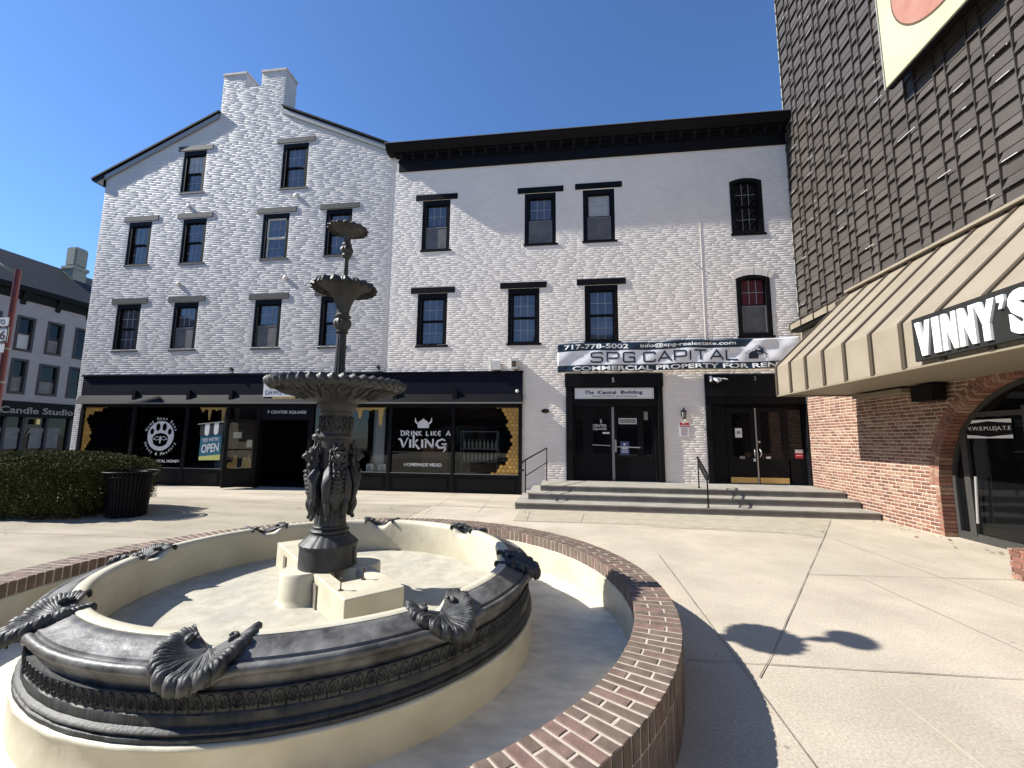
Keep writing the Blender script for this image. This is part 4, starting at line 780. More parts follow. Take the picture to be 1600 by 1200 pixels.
b = MB(); b.lathe([(1.575, .55), (1.577, .617), (1.59, .621), (1.62, .611), (1.66, .592), (1.695, .579), (1.712, .573), (1.715, .562), (1.720, .556), (1.728, .560), (1.738, .566), (1.752, .564), (1.762, .553), (1.766, .538), (1.760, .522), (1.748, .513), (1.735, .508), (1.728, .495), (1.722, .475), (1.717, .455), (1.717, .440)], C0, NB, fn=copf); b.build('coping', 'iron_top', FT, smooth=48)
b = MB(); b.lathe([(1.716, .4455), (1.737, .444), (1.740, .438), (1.733, .433), (1.731, .353), (1.738, .347), (1.739, .302), (1.743, .299), (1.756, .295), (1.763, .284), (1.758, .274), (1.748, .270), (1.750, .266), (1.763, .262), (1.767, .252), (1.762, .242), (1.750, .234)], C0, 256, fn=lambda r, z, a: (r + .0012 * math.sin(a * 37 + z * 60) + .0008 * math.sin(a * 91), z)); b.build('frieze_band', 'iron_band', FT, smooth=48)
# palmettes
b = MB(); npal = 182
pet = []
for k, (an, ln, wd) in enumerate(((0, .062, .0085), (30, .056, .0075), (-30, .056, .0075), (62, .044, .0065), (-62, .044, .0065))):
    d = Vector((math.sin(R(an)), math.cos(R(an)))); n_ = Vector((d.y, -d.x)); o = Vector((0, .008))
    pet.append([o, o + d * ln * .6 + n_ * wd, o + d * ln + n_ * wd * .5, o + d * ln - n_ * wd * .5, o + d * ln * .6 - n_ * wd])
for i in range(npal):
    a0 = 2 * math.pi * (i + .5) / npal
    def pt(u, v, h, a0=a0): a = a0 + u * .66 / 1.735; r = 1.7305 + h; return (C0[0] + r * math.cos(a), C0[1] + r * math.sin(a), .355 + v)
    for P in pet:
        c = P[0].lerp(P[2], .55); vs = [pt(q.x, q.y, 0) for q in P] + [pt(c.x, c.y, .011)]
        b.add(vs, [(j, (j + 1) % 5, 5) for j in range(5)])
    ar = [Vector((.041 * math.cos(t), .018 + .058 * math.sin(t))) for t in [math.pi * j / 8 for j in range(9)]]; ar = [Vector((.044, .0))] + ar + [Vector((-.044, .0))]
    vs = []
    for q in ar:
        k_ = 1 + .085
        vs += [pt(q.x * .90, q.y * .94, 0), pt(q.x, q.y, .008), pt(q.x * 1.10, min(q.y * 1.06, .079), 0)]
    b.add(vs, [(3 * j + s_, 3 * j + 3 + s_, 3 * j + 4 + s_, 3 * j + 1 + s_) for j in range(10) for s_ in (0, 1)])
b.build('palmette_frieze', 'iron_band', FT)
# shell spouts
def shell(a0, k):
    er = Vector((math.cos(a0), math.sin(a0))); et = Vector((-math.sin(a0), math.cos(a0))); rr_ = random.Random(k)
    def P(s, t, z): q = er * s + et * t; return (C0[0] + q.x, C0[1] + q.y, z)
    nphi, nrho = 240, 18; ph0 = rr_.uniform(0, 1)
    def surf(u, v):
        ph = -1 + 2 * u; an = ph * R(128); ca, sa = math.cos(an), math.sin(an)
        rib = abs(math.sin(ph * math.pi * 6.5 + .3 * ph0)) ; fine = math.cos(ph * math.pi * 46)
        side = min(1, sa * sa * 1.15 + max(0, -ca))
        Rm = (.180 + .020 * rib) * (1 + .05 * math.sin(ph * 9 + ph0 * 6))
        lip = max(0, (v - .80) / .20)
        rho = Rm * (v if v < .8 else .8 + .2 * math.sin(lip * math.pi * .62) / math.sin(math.pi * .62) * .95)
        s = 1.605 + ca * rho * 1.15; t = sa * rho * 1.02
        z = .566 - .040 * v * max(0, ca) + .078 * side * v ** 1.7 + .011 * (rib - .5) * v ** 1.3 + .0040 * fine * v ** 1.5 + .004 * math.sin(v * 9 + ph * 7 + ph0 * 5)
        z += (.014 * math.sin(min(1, lip) * math.pi) - .060 * lip ** 2) * (1 if ca > 0 else .8)
        return P(s, t, z)
    b = MB(); b.grid(surf, nphi, nrho)
    o = b.build('shell_spout', 'iron', FT, smooth=True, recalc=False); m_ = o.modifiers.new('thick', 'SOLIDIFY'); m_.thickness = .011; m_.offset = -1
    b = MB()
    for sg in (-1, 1):    # scrolled ends either side of the spout
        c_ = Vector((1.575, sg * .095)); pts = []; rad = []
        for q in range(18):
            t_ = q / 17; a = t_ * math.pi * 1.5; rr2 = .030 * (1 - t_ * .6)
            pts.append(P(c_.x + rr2 * math.cos(a) , c_.y + sg * rr2 * math.sin(a) * .8, .618 + .012 * t_)); rad.append(.019 * (1 - .5 * t_))
        b.tube(pts, rad, 7); b.build('scroll_edge', 'iron', o, smooth=True); b = MB()
for k, a in enumerate(SHA): shell(a, k)
# plinth inside the pool
u_ = Vector((.733, -.68)); v_ = Vector((.68, .733))
def PLm(a, c_, z): q = u_ * a + v_ * c_; return (C0[0] + q.x, C0[1] + q.y, z)
b = MB(); zb, zt = .284, .525
bar = [(-1.16, -.16), (.88, -.16), (.90, .29), (.36, .29), (-1.0, .29), (-1.16, .28)]
b.prism([(x, y) for x, y in rect(-1.15, .90, -.16, .285)], zb, zt, axis='z', holes=[rect(.10, .52, -.055, .16)])
b.map(lambda x, y, z: PLm(x, y, z)); PLo = b.build('plinth', 'cream', FT); bv = PLo.modifiers.new('b', 'BEVEL'); bv.width = .010; bv.segments = 2
for (dx, dy, r) in ((-.13, -.13, .185), (.20, .13, .205)):
    b = MB(); b.lathe([(r + .02, zb), (r + .004, zb + .03), (r, zb + .05), (r, zt - .012), (r - .01, zt + .004), (.001, zt + .006)], (C0[0] + dx, C0[1] + dy), 32); b.build('plinth_drum', 'cream', PLo, smooth=40)
for xa_, xb_ in ((.14, .30), (-.80, -.72)):
    b = MB(); b.box(xa_, xb_, -.173, -.1605, zb + .005, zt - .06); b.map(lambda x, y, z: PLm(x, y, z)); b.build('recess', 'joint', PLo)
b = MB(); b.tube([PLm(.125, -.19, zb), PLm(.125, -.185, zb + .10), PLm(.13, -.175, zt - .05)], .008, 6); b.build('pipe', 'cream', PLo)
b = MB(); b.box(.11, .51, -.05, .155, zb - .0, zb + .02); b.map(lambda x, y, z: PLm(x, y, z)); b.build('rusty_well', 'rust', PLo)
for (x, y) in ((.70, -.12), (.56, .10), (.30, .02), (-.95, .12)):
    q = PLm(x, y, 0); z0 = zt if (x, y) != (.30, .02) else zb + .02; b = MB(); b.tube([(q[0], q[1], z0), (q[0], q[1], z0 + .075)], .005, 6); b.lathe([(.001, z0), (.018, z0 + .001), (.018, z0 + .006), (.001, z0 + .007)], q[:2], 8); b.lathe([(.001, z0 + .07), (.011, z0 + .07), (.011, z0 + .088), (.001, z0 + .088)], q[:2], 6); b.build('anchor_bolt', 'rust', PLo)
# pedestal
def flute(n, amp, z0, z1): return lambda r, z, a: (r * (1 - amp * (.5 + .5 * math.cos(n * a)) ** 2) if z0 < z < z1 else r, z)
b = MB(); b.lathe([(.20, .53), (.236, .53), (.236, .535), (.234, .70), (.240, .705), (.240, .72)], C0, 64)
b.lathe([(.240, .72), (.232, .728), (.215, .745), (.185, .770), (.165, .79), (.160, .80)], C0, 96, fn=lambda r, z, a: (r * (1 - .035 * (.5 + .5 * math.cos(20 * a)) ** 6), z))
b.lathe([(.160, .80), (.150, .805), (.158, .815), (.160, .828), (.150, .84), (.134, .845), (.140, .852), (.142, .862), (.132, .870)], C0, 48)
b.lathe([(.132, .870), (.130, .90), (.127, 1.1), (.122, 1.35), (.122, 1.50), (.126, 1.55), (.128, 1.60), (.145, 1.615), (.150, 1.63), (.146, 1.642), (.130, 1.648)], C0, 96, fn=flute(16, .09, .885, 1.5))
b.lathe([(.130, 1.648), (.128, 1.66), (.134, 1.83), (.142, 1.84), (.140, 1.855), (.150, 1.865), (.168, 1.90), (.176, 1.925), (.172, 1.935), (.188, 1.945)], C0, 64)
b.lathe([(.245, .62), (.2355, .62)], C0, 3)
PD = b.build('pedestal', 'iron_col', FT, smooth=45)
b = MB(); 
for k in range(8):   # foliate relief round the neck
    a0 = 2 * math.pi * k / 8 + .2
    def q(u, v, h): a = a0 + u / .133; return (C0[0] + (.131 + h) * math.cos(a), C0[1] + (.131 + h) * math.sin(a), 1.745 + v)
    for sg in (-1, 1):
        b.tube([q(0, -.07, .004), q(sg * .02, -.02, .01), q(sg * .045, .03, .008), q(sg * .03, .06, .01), q(sg * .012, .045, .008), q(sg * .02, .025, .008)], [.006, .009, .008, .006, .005, .003], 6)
        b.tube([q(sg * .045, -.06, .004), q(sg * .035, -.03, .01), q(sg * .02, -.045, .006)], [.005, .008, .004], 6)
    b.tube([q(0, -.02, .006), q(0, .03, .012), q(0, .07, .004)], [.004, .010, .003], 6)
b.build('leaf_relief', 'iron_col', PD, smooth=True)
for k in range(2):
    a = R(-60.4 + (-115 if k == 0 else 60)); b = MB(); b.box(-.012, .012, .232, .246, .56, .69); b.map(lambda x, y, z, a=a: (C0[0] + y * math.cos(a) - x * math.sin(a), C0[1] + y * math.sin(a) + x * math.cos(a), z)); b.build('drum_lug', 'iron_col', PD)
b = MB(); b.lathe([(.001, 1.66), (.02, 1.665), (.028, 1.68), (.012, 1.69), (.010, 1.70), (.014, 1.715), (.001, 1.73)], (C0[0] - .125, C0[1] - .06), 10); b.lathe([(.05, 1.60), (.055, 1.625), (.05, 1.645), (.03, 1.655), (.001, 1.66)], (C0[0] - .125, C0[1] - .06), 14); b.build('bracket_finial', 'iron_col', PD, smooth=True)
# griffin figures: skinned bodies
def skin(nodes, edges, sub=2):
    me = bpy.data.meshes.new('s'); me.from_pydata([n[:3] for n in nodes], edges, []); o = bpy.data.objects.new('s', me); col.objects.link(o)
    sk = o.modifiers.new('skin', 'SKIN'); su = o.modifiers.new('sub', 'SUBSURF'); su.levels = sub; su.render_levels = sub
    for i, n in enumerate(nodes): me.skin_vertices[0].data[i].radius = (n[3], n[4] if len(n) > 4 else n[3])
    me.skin_vertices[0].data[0].use_root = True
    dg = bpy.context.evaluated_depsgraph_get(); dg.update(); ev = bpy.data.meshes.new_from_object(o.evaluated_get(dg)); vs = [tuple(v.co) for v in ev.vertices]; fs = [tuple(p.vertices) for p in ev.polygons]
    bpy.data.objects.remove(o); return vs, fs
# local: x outwards, z up
nd = [(.135, 0, 1.00, .040), (.145, 0, 1.10, .055), (.155, 0, 1.18, .062), (.165, 0, 1.26, .066), (.158, 0, 1.34, .056), (.155, 0, 1.41, .048), (.165, 0, 1.475, .052), (.205, 0, 1.480, .040), (.240, 0, 1.460, .027), (.256, 0, 1.440, .018),
      (.15, .032, 1.54, .014), (.145, .040, 1.575, .006), (.15, -.032, 1.54, .014), (.145, -.040, 1.575, .006), (.150, .075, 1.12, .036), (.178, .072, 1.04, .028), (.150, .066, .97, .022), (.178, .062, .92, .017), (.150, -.075, 1.12, .036), (.178, -.072, 1.04, .028), (.150, -.066, .97, .022), (.178, -.062, .92, .017),
      (.228, 0, 1.418, .016), (.160, 0, 1.555, .016), (.165, 0, 1.61, .005)]
ed = [(0, 1), (1, 2), (2, 3), (3, 4), (4, 5), (5, 6), (6, 7), (7, 8), (8, 9), (6, 10), (10, 11), (6, 12), (12, 13), (1, 14), (14, 15), (15, 16), (16, 17), (1, 18), (18, 19), (19, 20), (20, 21), (7, 22), (6, 23), (23, 24)]
gv, gf = skin(nd, ed)
gm = MB(); gm.add(gv, gf)
gg = MB()
for sg in (-1, 1):     # folded wings with feather rows, mane curls, eyes
    for i in range(8):
        t = i / 7; gg.tube([(.135 - .01 * t, sg * (.060 + .030 * t), 1.38 - .05 * t), (.205 - .035 * t, sg * (.070 + .032 * t), 1.28 - .06 * t), (.180 - .02 * t, sg * (.072 + .026 * t), 1.14 - .05 * t), (.135, sg * .07, 1.02 - .02 * t)], [.014, .024, .018, .005], 6)
    for i in range(22):
        r_q = random.Random(i * 7 + 3); th = r_q.uniform(.3, 2.6); zz = r_q.uniform(1.36, 1.53); rr0 = .050; gx = .150 + rr0 * math.cos(th) * 1.05; gy = sg * rr0 * math.sin(th) * 1.15
        gg.tube([(gx - .012 * math.sin(th), gy, zz + .018), (gx + .004, gy + sg * .008, zz), (gx + .010 * math.cos(th), gy, zz - .020), (gx, gy, zz - .030)], [.005, .011, .010, .003], 6)
    gg.tube([(.222, sg * .022, 1.495), (.232, sg * .026, 1.492)], .009, 6)
for row in range(6): 
    for i in (-1, 0, 1): gg.tube([(.212 - row * .004, i * .036, 1.345 - .035 * row), (.234 - row * .006 - abs(i) * .008, i * .036, 1.330 - .036 * row), (.214 - row * .004, i * .036, 1.312 - .036 * row)], [.008, .016, .006], 6)
first = None
for k in range(4):
    a = R(-60.4 + 12 + 90 * k - 0)
    if first is None:
        first = thing('tmp', None, None, (0, 0, 0)); bpy.data.objects.remove(first)
        o = gm.build('griffin', 'iron_col', None, smooth=True); o2 = gg.build('feathers', 'iron_col', None, smooth=True); o2.parent = o; o2.location = (0, 0, 0); first = (o, o2); o.parent = FT
    else:
        o = first[0].copy(); o2 = first[1].copy(); col.objects.link(o); col.objects.link(o2); o2.parent = o; o.parent = FT
    o.location = (0, 0, 0); o.rotation_euler = (0, 0, a)
# bowls and stems
b = MB(); NL = 44
def big(r, z, a): k = (r / .57) ** 3; return (r * (1 + .018 * k * math.cos(NL * a)), z + (.010 * k * math.cos(NL * a) if r > .4 else 0))
b.lathe([(.176, 1.925), (.20, 1.945), (.24, 1.95), (.26, 1.958), (.30, 1.985), (.38, 2.005), (.45, 2.022), (.51, 2.045), (.535, 2.06), (.545, 2.075), (.555, 2.06), (.572, 2.058), (.588, 2.075), (.590, 2.098), (.578, 2.118), (.556, 2.128), (.535, 2.120), (.52, 2.10), (.46, 2.065), (.30, 2.04), (.05, 2.03)], C0, 264, fn=big); BB = b.build('large_bowl', 'iron_col', FT, smooth=40)
b = MB()
for k in range(24):
    a = 2 * math.pi * k / 24; f2 = lambda r, z, da: (C0[0] + r * math.cos(a + da), C0[1] + r * math.sin(a + da), z)
    b.tube([f2(.27, 1.958, 0), f2(.36, 1.995, .05), f2(.45, 2.015, -.02), f2(.52, 2.042, .04)], [.006, .014, .012, .004], 6)
    b.tube([f2(.38, 1.998, -.10), f2(.44, 2.010, -.13), f2(.50, 2.035, -.09)], [.004, .011, .004], 6)
b.build('acanthus_relief', 'iron_col', BB, smooth=True)
b = MB(); b.lathe([(.09, 2.03), (.085, 2.06), (.06, 2.08), (.055, 2.12), (.050, 2.2), (.046, 2.3), (.0435, 2.5), (.042, 2.575)], C0, 60, fn=flute(12, .16, 2.1, 2.57))
b.lathe([(.042, 2.575), (.055, 2.582), (.058, 2.592), (.046, 2.602), (.050, 2.612), (.068, 2.635), (.077, 2.670), (.072, 2.700), (.058, 2.715), (.060, 2.72), (.073, 2.73), (.074, 2.742), (.06, 2.752), (.054, 2.76)], C0, 60, fn=lambda r, z, a: (r * (1 + (.05 * math.cos(12 * a) if 2.61 < z < 2.71 else 0)), z)); b.build('lower_stem', 'iron_col', FT, smooth=40)
def trumpet(prof, n, amp, zr, rmax):
    def f_(r, z, a):
        k = (r / rmax) ** 2.5; return (r * (1 + amp * k * math.cos(n * a) + amp * .5 * k * math.cos(n * 3 * a)), z - amp * 1.1 * k * rmax * .9 * (1 - math.cos(n * a)) * .5)
    b = MB(); b.lathe(prof, C0, n * 12, fn=f_); return b
trumpet([(.054, 2.76), (.058, 2.80), (.070, 2.85), (.095, 2.91), (.13, 2.96), (.17, 3.0), (.215, 3.03), (.250, 3.035), (.272, 3.015), (.280, 2.995), (.275, 3.01), (.262, 3.045), (.235, 3.055), (.19, 3.03), (.11, 2.96), (.05, 2.9), (.02, 2.9)], 18, .045, 3.04, .27).build('middle_bowl', 'iron_col', FT, smooth=True)
b = MB(); b.lathe([(.026, 2.9), (.024, 3.0), (.022, 3.3), (.034, 3.31), (.042, 3.33), (.036, 3.345), (.052, 3.365), (.058, 3.385), (.050, 3.41), (.036, 3.425), (.044, 3.437), (.040, 3.45), (.030, 3.46)], C0, 48, fn=lambda r, z, a: (r * (1 + (.06 * math.cos(10 * a) if 3.35 < z < 3.42 else 0)), z)); b.build('upper_stem', 'iron_col', FT, smooth=40)
trumpet([(.030, 3.455), (.031, 3.49), (.040, 3.53), (.065, 3.565), (.10, 3.59), (.14, 3.605), (.165, 3.60), (.178, 3.585), (.172, 3.60), (.15, 3.618), (.10, 3.605), (.05, 3.57), (.01, 3.55)], 16, .05, 3.6, .175).build('top_bowl', 'iron_col', FT, smooth=True)

# ---------------------------------------------------------------- brick surround
RI, RO, ZT = 2.554, 2.855, .412
BR = thing('fountain_surround', 'low round red brick wall ringing the fountain basin', 'brick wall', (C0[0], C0[1], 0))
b = MB(); b.lathe([(RI + .003, .295), (RI + .003, ZT - .0025), (RO - .004, ZT - .0025), (RO - .004, .0)], C0, 160); b.build('mortar_core', 'mortar', BR)
b = MB(); b.lathe([(RI - .004, .0), (RI - .004, .290), (RI + .004, .297), (RI + .02, .297)], C0, 128, fn=lambda r, z, a: (r, z + (.004 * math.sin(a * 47) if z > .2 else 0))); b.build('inner_render', 'cream', BR, smooth=40)
b = MB(); b.lathe([(1.76, .012), (2.2, .008), (RI, .012)], C0, 96); b.build('moat_floor', 'moat', BR)
NBk = 224; b = MB(); rb = random.Random(11)
def wedge(r0, r1, a0, a1, z0, z1, ins=.004):
    j = lambda: rb.uniform(-.0025, .0025)
    vs = []
    for z, e in ((z0, 0), (z1 - ins, 0), (z1, ins)):
        for r, a in ((r0 + e, a0 + e / 2.7), (r1 - e, a0 + e / 2.7), (r1 - e, a1 - e / 2.7), (r0 + e, a1 - e / 2.7)): vs.append((C0[0] + (r + j()) * math.cos(a), C0[1] + (r + j()) * math.sin(a), z + j() * .4))
    fs = [(0, 1, 2, 3)]
    for L in (0, 4): fs += [(L + i, L + (i + 1) % 4, L + 4 + (i + 1) % 4, L + 4 + i) for i in range(4)]
    fs.append((8, 9, 10, 11)); b.add(vs, fs)
da = 2 * math.pi / NBk; ja = .0068 / 2.7
for i in range(NBk):
    a0 = i * da + ja + rb.uniform(-.0006, .0006); a1 = (i + 1) * da - ja; dz = rb.uniform(.0005, .003)
    sp = RI + .098 if i % 2 else RO - .098
    wedge(RI, sp - .006, a0, a1, .299, ZT + dz); wedge(sp + .006, RO, a0, a1, .299, ZT + dz)
b.build('coping_bricks', 'cope_brick', BR)
b = MB()
for i in range(NBk): wedge(RO - .03, RO - .002, i * da + ja * .8, (i + 1) * da - ja * .8, -.02, .288)
b.build('outer_bricks', 'cope_brick', BR)

# ================================================================ restaurant at the right
XW = 6.53
RB = thing('restaurant_building', 'tall restaurant building of brown shingle cladding above a red brick ground floor', 'building', (XW + 3, 5, 0))
AC = (6.93, .87); AR = 1.77
def archY(z, r=AR): return math.sqrt(max(0, r * r - max(0, z - AC[1]) ** 2))
arch = [(AC[0] - AR, -.02), (AC[0] + AR + .02, -.02)] + [(AC[0] + AR * math.cos(t), AC[1] + AR * math.sin(t)) for t in [math.pi * i / 28 for i in range(29)]]
ARm = AR + .03
b = MB(); b.prism([(-1.4, -.02), (AC[0] - ARm, -.02)] + [(AC[0] + ARm * math.cos(t), AC[1] + ARm * math.sin(t)) for t in [math.pi - math.pi * i / 28 for i in range(29)]] + [(AC[0] + ARm, -.02), (D - .002, -.02), (D - .002, 5.1), (-1.4, 5.1)], XW + .008, XW + .38, axis='x'); b.build('mortar_wall', 'mortar', RB)
def rrow(z):
    h = archY(z, AR + .215) if z > AC[1] else AR + .105
    if z > AC[1] + AR + .215: return [(2.0, D - .01)]
    return [(2.0, AC[0] - h), (AC[0] + h, D - .01)]
wW = lambda u, d, z: (XW + .008 - d, u, z)
brickfield('brick_face', RB, 'red_brick', dict(z0=.01, z1=3.05, f=rrow), wW, L0=.198, H0=.0555, J=.0145, proud=.0022, jit=.0012, seed=9, inset=.0015)
b = MB()
for ring in (0, 1):
    n = 76 if ring == 0 else 80
    r0 = AR + .003 + ring * .108; r1 = r0 + .098
    for i in range(n):
        t0 = math.pi * (i + .08) / n; t1 = math.pi * (i + .92) / n; e = random.uniform(0, .003)
        b.prism([(AC[0] + r * math.cos(t), AC[1] + r * math.sin(t)) for r, t in ((r0, t0), (r1, t0), (r1, t1), (r0, t1))], XW - .001 - e, XW + .33 if ring == 0 else XW + .03, axis='x')
z = .015
while z < AC[1] - .03:
    for sg in (-1, 1):
        y0 = AC[0] + sg * (AR + .003); y1 = AC[0] + sg * (AR + .098); b.box(XW - .001, XW + .33, min(y0, y1), max(y0, y1), z, z + .0575)
    z += .070
b.build('arch_surround', 'red_brick', RB)
# arched glazed door
GX = XW + .24
AD = MB(); AD.prism([(AC[0] - AR + .01, .0), (AC[0] + AR - .01, .0)] + [(AC[0] + (AR - .01) * math.cos(t), AC[1] + (AR - .01) * math.sin(t)) for t in [math.pi * i / 28 for i in range(29)]], GX - .04, GX + .05, axis='x', holes=[[(AC[0] - AR + .07, .13), (AC[0] + AR - .07, .13)] + [(AC[0] + (AR - .07) * math.cos(t), AC[1] + (AR - .07) * math.sin(t)) for t in [math.pi * i / 28 for i in range(29)]]])
AD = AD.build('arched_door', 'soft_black', RB)
b = MB()
for y in (8.38, 7.30, 6.3, 5.6): b.box(GX - .05, GX + .04, y - .055, y + .055, .10, 2.05 if abs(y - AC[0]) > 1.2 else 2.2)
b.box(GX - .045, GX + .04, 5.35, 8.5, 2.06, 2.14); b.build('door_frame', 'soft_black', AD)
b = MB(); b.prism([(AC[0] - AR + .03, .1), (AC[0] + AR - .03, .1)] + [(AC[0] + (AR - .03) * math.cos(t), AC[1] + (AR - .03) * math.sin(t)) for t in [math.pi * i / 28 for i in range(29)]], GX, GX + .008, axis='x'); b.build('door_glass', 'pane_dark', AD)
b = MB(); b.tube([(GX - .10, 8.22, .32), (GX - .10, 8.16, 1.08)], .02, 8); b.build('pull_handle', 'metal', AD)
PX_ = lambda u, v, d: (GX - .02 - d, u, v)
SG = thing('window_sign', 'small black and white lozenge sign hung inside the arched glass door', 'sign', (GX - .02, 7.93, 1.72))
b = MB(); b.box(GX - .020, GX - .012, 7.55, 8.32, 1.71, 2.01); b.build('panel', 'black_flat', SG)
b = MB(); fl = lambda u, v, d: (GX - .021 - d, 15.87 - u, v)
b.prism([(7.55, 2.01), (8.32, 2.01), (8.32, 1.95), (8.12, 1.965), (7.93, 1.985), (7.75, 1.965), (7.55, 1.95)], GX - .024, GX - .0205, axis='x'); b.prism([(7.55, 1.71), (8.32, 1.71), (8.32, 1.765), (8.12, 1.75), (7.93, 1.73), (7.75, 1.75), (7.55, 1.765)], GX - .024, GX - .0205, axis='x')
text(b, 'V.W.E.M.LE|A.T.E', 7.58, 8.30, 1.82, 1.90, fl, off=.0); b.build('lettering', 'white', SG)
# upper shingled wall
ZA = 5.07
b = MB(); b.box(XW + .03, XW + 12, -1.5, D + .0, ZA - .1, 17); b.box(XW + .40, XW + 12, -1.5, D, 0, ZA); b.build('backing_wall', 'shingle_back', RB)
b = MB(); ys = []
k = -12
while True:
    a = 6.51 + .645 * k
    if a > D + .1: break
    for (p, q, of) in ((a, a + .42, 0), (a + .42, a + .645, .21)):
        q = min(q, D + .02)
        if q - p < .05: continue
        z = ZA - .1 + of * .98 - .42
        while z < 17:
            zz0 = max(z, ZA); zz1 = z + .42
            if zz1 > ZA + .03:
                zm = z + .42 * .40; j = random.uniform(-.008, .008); t_ = random.uniform(-.008, .008); ci = (q - p) * random.uniform(.12, .20)
                X0_, X1_, X2_ = XW - .056 + j, XW - .010, XW - .014 + random.uniform(-.004, .004)
                A_1 = [(XW, p + .009, zz0 + .02), (XW, q - .009, zz0 + .02), (X0_, q - .009, zz0 + t_), (X0_, p + .009, zz0 - t_), (X1_, q - ci, zm), (X1_, p + .009, zm)]
                b.add(A_1, [(0, 1, 2, 3), (3, 2, 4, 5)]); b.add([A_1[k_] for k_ in (0, 3, 5)] + [(XW + .02, p + .009, zm)], [(0, 1, 2, 3)]); b.add([A_1[k_] for k_ in (1, 4, 2)], [(0, 1, 2)])
                if zz1 > zm: b.add([(X2_ - .004, p + .009, zm + .006), (X2_ - .006, q - .009, zm + .006), (X2_ + .012, q - .009, zz1 + .006), (X2_ + .012, p + .009, zz1 + .006), (XW + .02, p + .009, zm + .012), (XW + .02, q - .009, zm + .012)], [(0, 1, 2, 3), (4, 5, 1, 0)])
            z += .42
        ys.append(p)
    k += 1
b.build('shingle', 'shingle', RB, recalc=False)
b = MB()
for y in ys: b.box(XW - .050, XW + .02, y - .006, y + .007, ZA, 17)
b.build('cladding_rib', 'shrib', RB)
b = MB(); r5 = random.Random(5)
for k in range(150):
    y = r5.choice(ys); z = ZA + .42 * r5.randrange(1, 26) + (.0); L = r5.uniform(.06, .26); o = r5.uniform(.03, .12)
    if not (6.3 < y < 12.7): continue
    if (y < 8.5 and z > 8.2): continue
    b = MB(); b.box(XW - .070, XW - .062, y + o, min(y + o + L, y + .36), z - .106, z - .097); b.build('bare_edge', 'silver', RB)
b = MB(); b.box(XW - .03, XW + .03, D - .02, D + .02, ZA, 17); b.build('corner_trim', 'far_chim', RB)
# panel sign high on the wall
YP = thing('panel_sign', 'big cream yellow panel sign with a faded red disc high on the shingled wall', 'sign', (XW - .2, 6.9, 8.43))
b = MB(); b.box(6.15, 6.27, 5.3, 8.40, 8.43, 12.2, c=.01); b.build('panel', 'yellow', YP)
b = MB(); b.box(6.14, 6.28, 8.402, 8.43, 8.41, 12.2); b.build('panel_edge', 'far_chim', YP)
b = MB(); b.prism(ngon(6.98, 9.88, 1.06, 1.06, 48), 6.135, 6.149, axis='x'); b.build('disc', 'pink', YP)
b = MB(); b.prism(ngon(6.98, 9.88, 1.09, 1.09, 48), 6.139, 6.148, axis='x', holes=[ngon(6.98, 9.88, 1.062, 1.062, 48)]); b.build('disc_outline', 'rust', YP)
b = MB(); b.box(6.28, XW - .06, 5.32, 8.38, 8.68, 12.2); b.box(6.17, 6.28, 5.3, 8.40, 8.40, 8.427); b.build('backing_box', 'black', YP)
# awning
AW = thing('metal_awning', 'tan standing seam metal awning with bronze ribs over the brick wall', 'awning', (5.6, 6, 2.67))
XF, ZV0, ZV1 = 4.80, 2.68, 3.33; YE = 10.58; YS0 = .8
b = MB(); b.add([(XF, YE, ZV0), (XF, YS0, ZV0), (XF, YS0, ZV1), (XF, YE, ZV1), (XW, YS0, ZA), (XW, YE, ZA), (XF + .03, YE, ZV0), (XF + .03, YS0, ZV0), (XF + .03, YS0, ZV1 - .02), (XF + .03, YE, ZV1 - .02), (XW, YS0, ZA - .05), (XW, YE, ZA - .05)],
      [(0, 1, 2, 3), (3, 2, 4, 5), (6, 9, 8, 7), (9, 11, 10, 8), (0, 6, 7, 1), (0, 3, 9, 6), (3, 5, 11, 9)]); b.build('roof_panel', 'awn', AW)
b = MB(); b.prism([(XF + .03, ZV0), (XF + .03, ZV1 - .03), (XW - .01, ZA - .06), (XW - .01, ZV0)], YE - .03, YE - .01, axis='y'); b.build('end_panel', 'awn_side', AW)
b = MB(); b.box(XF + .03, XW - .01, YS0, YE - .03, ZV0 + .0, ZV0 + .02); b.box(XF - .02, XF + .06, YS0, YE, ZV0 - .035, ZV0 - .001); b.box(XF, XW - .01, YE - .06, YE + .0, ZV0 - .035, ZV0 - .001); b.box(6.2, XW - .02, 8.9, 10.3, ZV0 - .12, ZV0 - .04); b.build('soffit', 'awn_side', AW)
for y in [YE - .034] + [9.92, 9.30, 8.69, 8.06, 7.40, 6.75, 6.10, 5.45, 4.80, 4.15, 3.5, 2.85, 2.2, 1.55, .9]:
    b = MB(); b.prism([(XF - .03, ZV0 - .01), (XF, ZV0 - .01), (XF, ZV1), (XW, ZA), (XW, ZA + .035), (XF - .03, ZV1 + .01)], y - .036, y + .036); b.build('seam_rib', 'awn_rib', AW)
b = MB(); b.box(XW - .13, XW - .0, .8, YE, ZA + .002, ZA + .05); b.build('head_flashing', 'awn', AW)
GA = thing('short_awning', 'narrow tan metal ledge continuing from the big awning to the white wall', 'awning', (6.4, 11.7, 4.8))
b = MB(); b.prism([(6.2, 4.72), (6.2, 4.86), (XW, 5.06), (XW, 4.80)], YE + .03, D - .06); b.build('ledge_panel', 'awn', GA)
b = MB()
for y in (10.9, 11.5, 12.1, 12.68): b.prism([(6.18, 4.72), (6.2, 4.72), (6.2, 4.86), (XW, 5.06), (XW, 5.09), (6.18, 4.88)], y - .018, y + .018)
b.build('seam_rib', 'awn_rib', GA)
b = MB(); b.box(6.24, XW, YE + .03, D - .06, 4.66, 4.718); b.build('dark_soffit', 'black', GA)
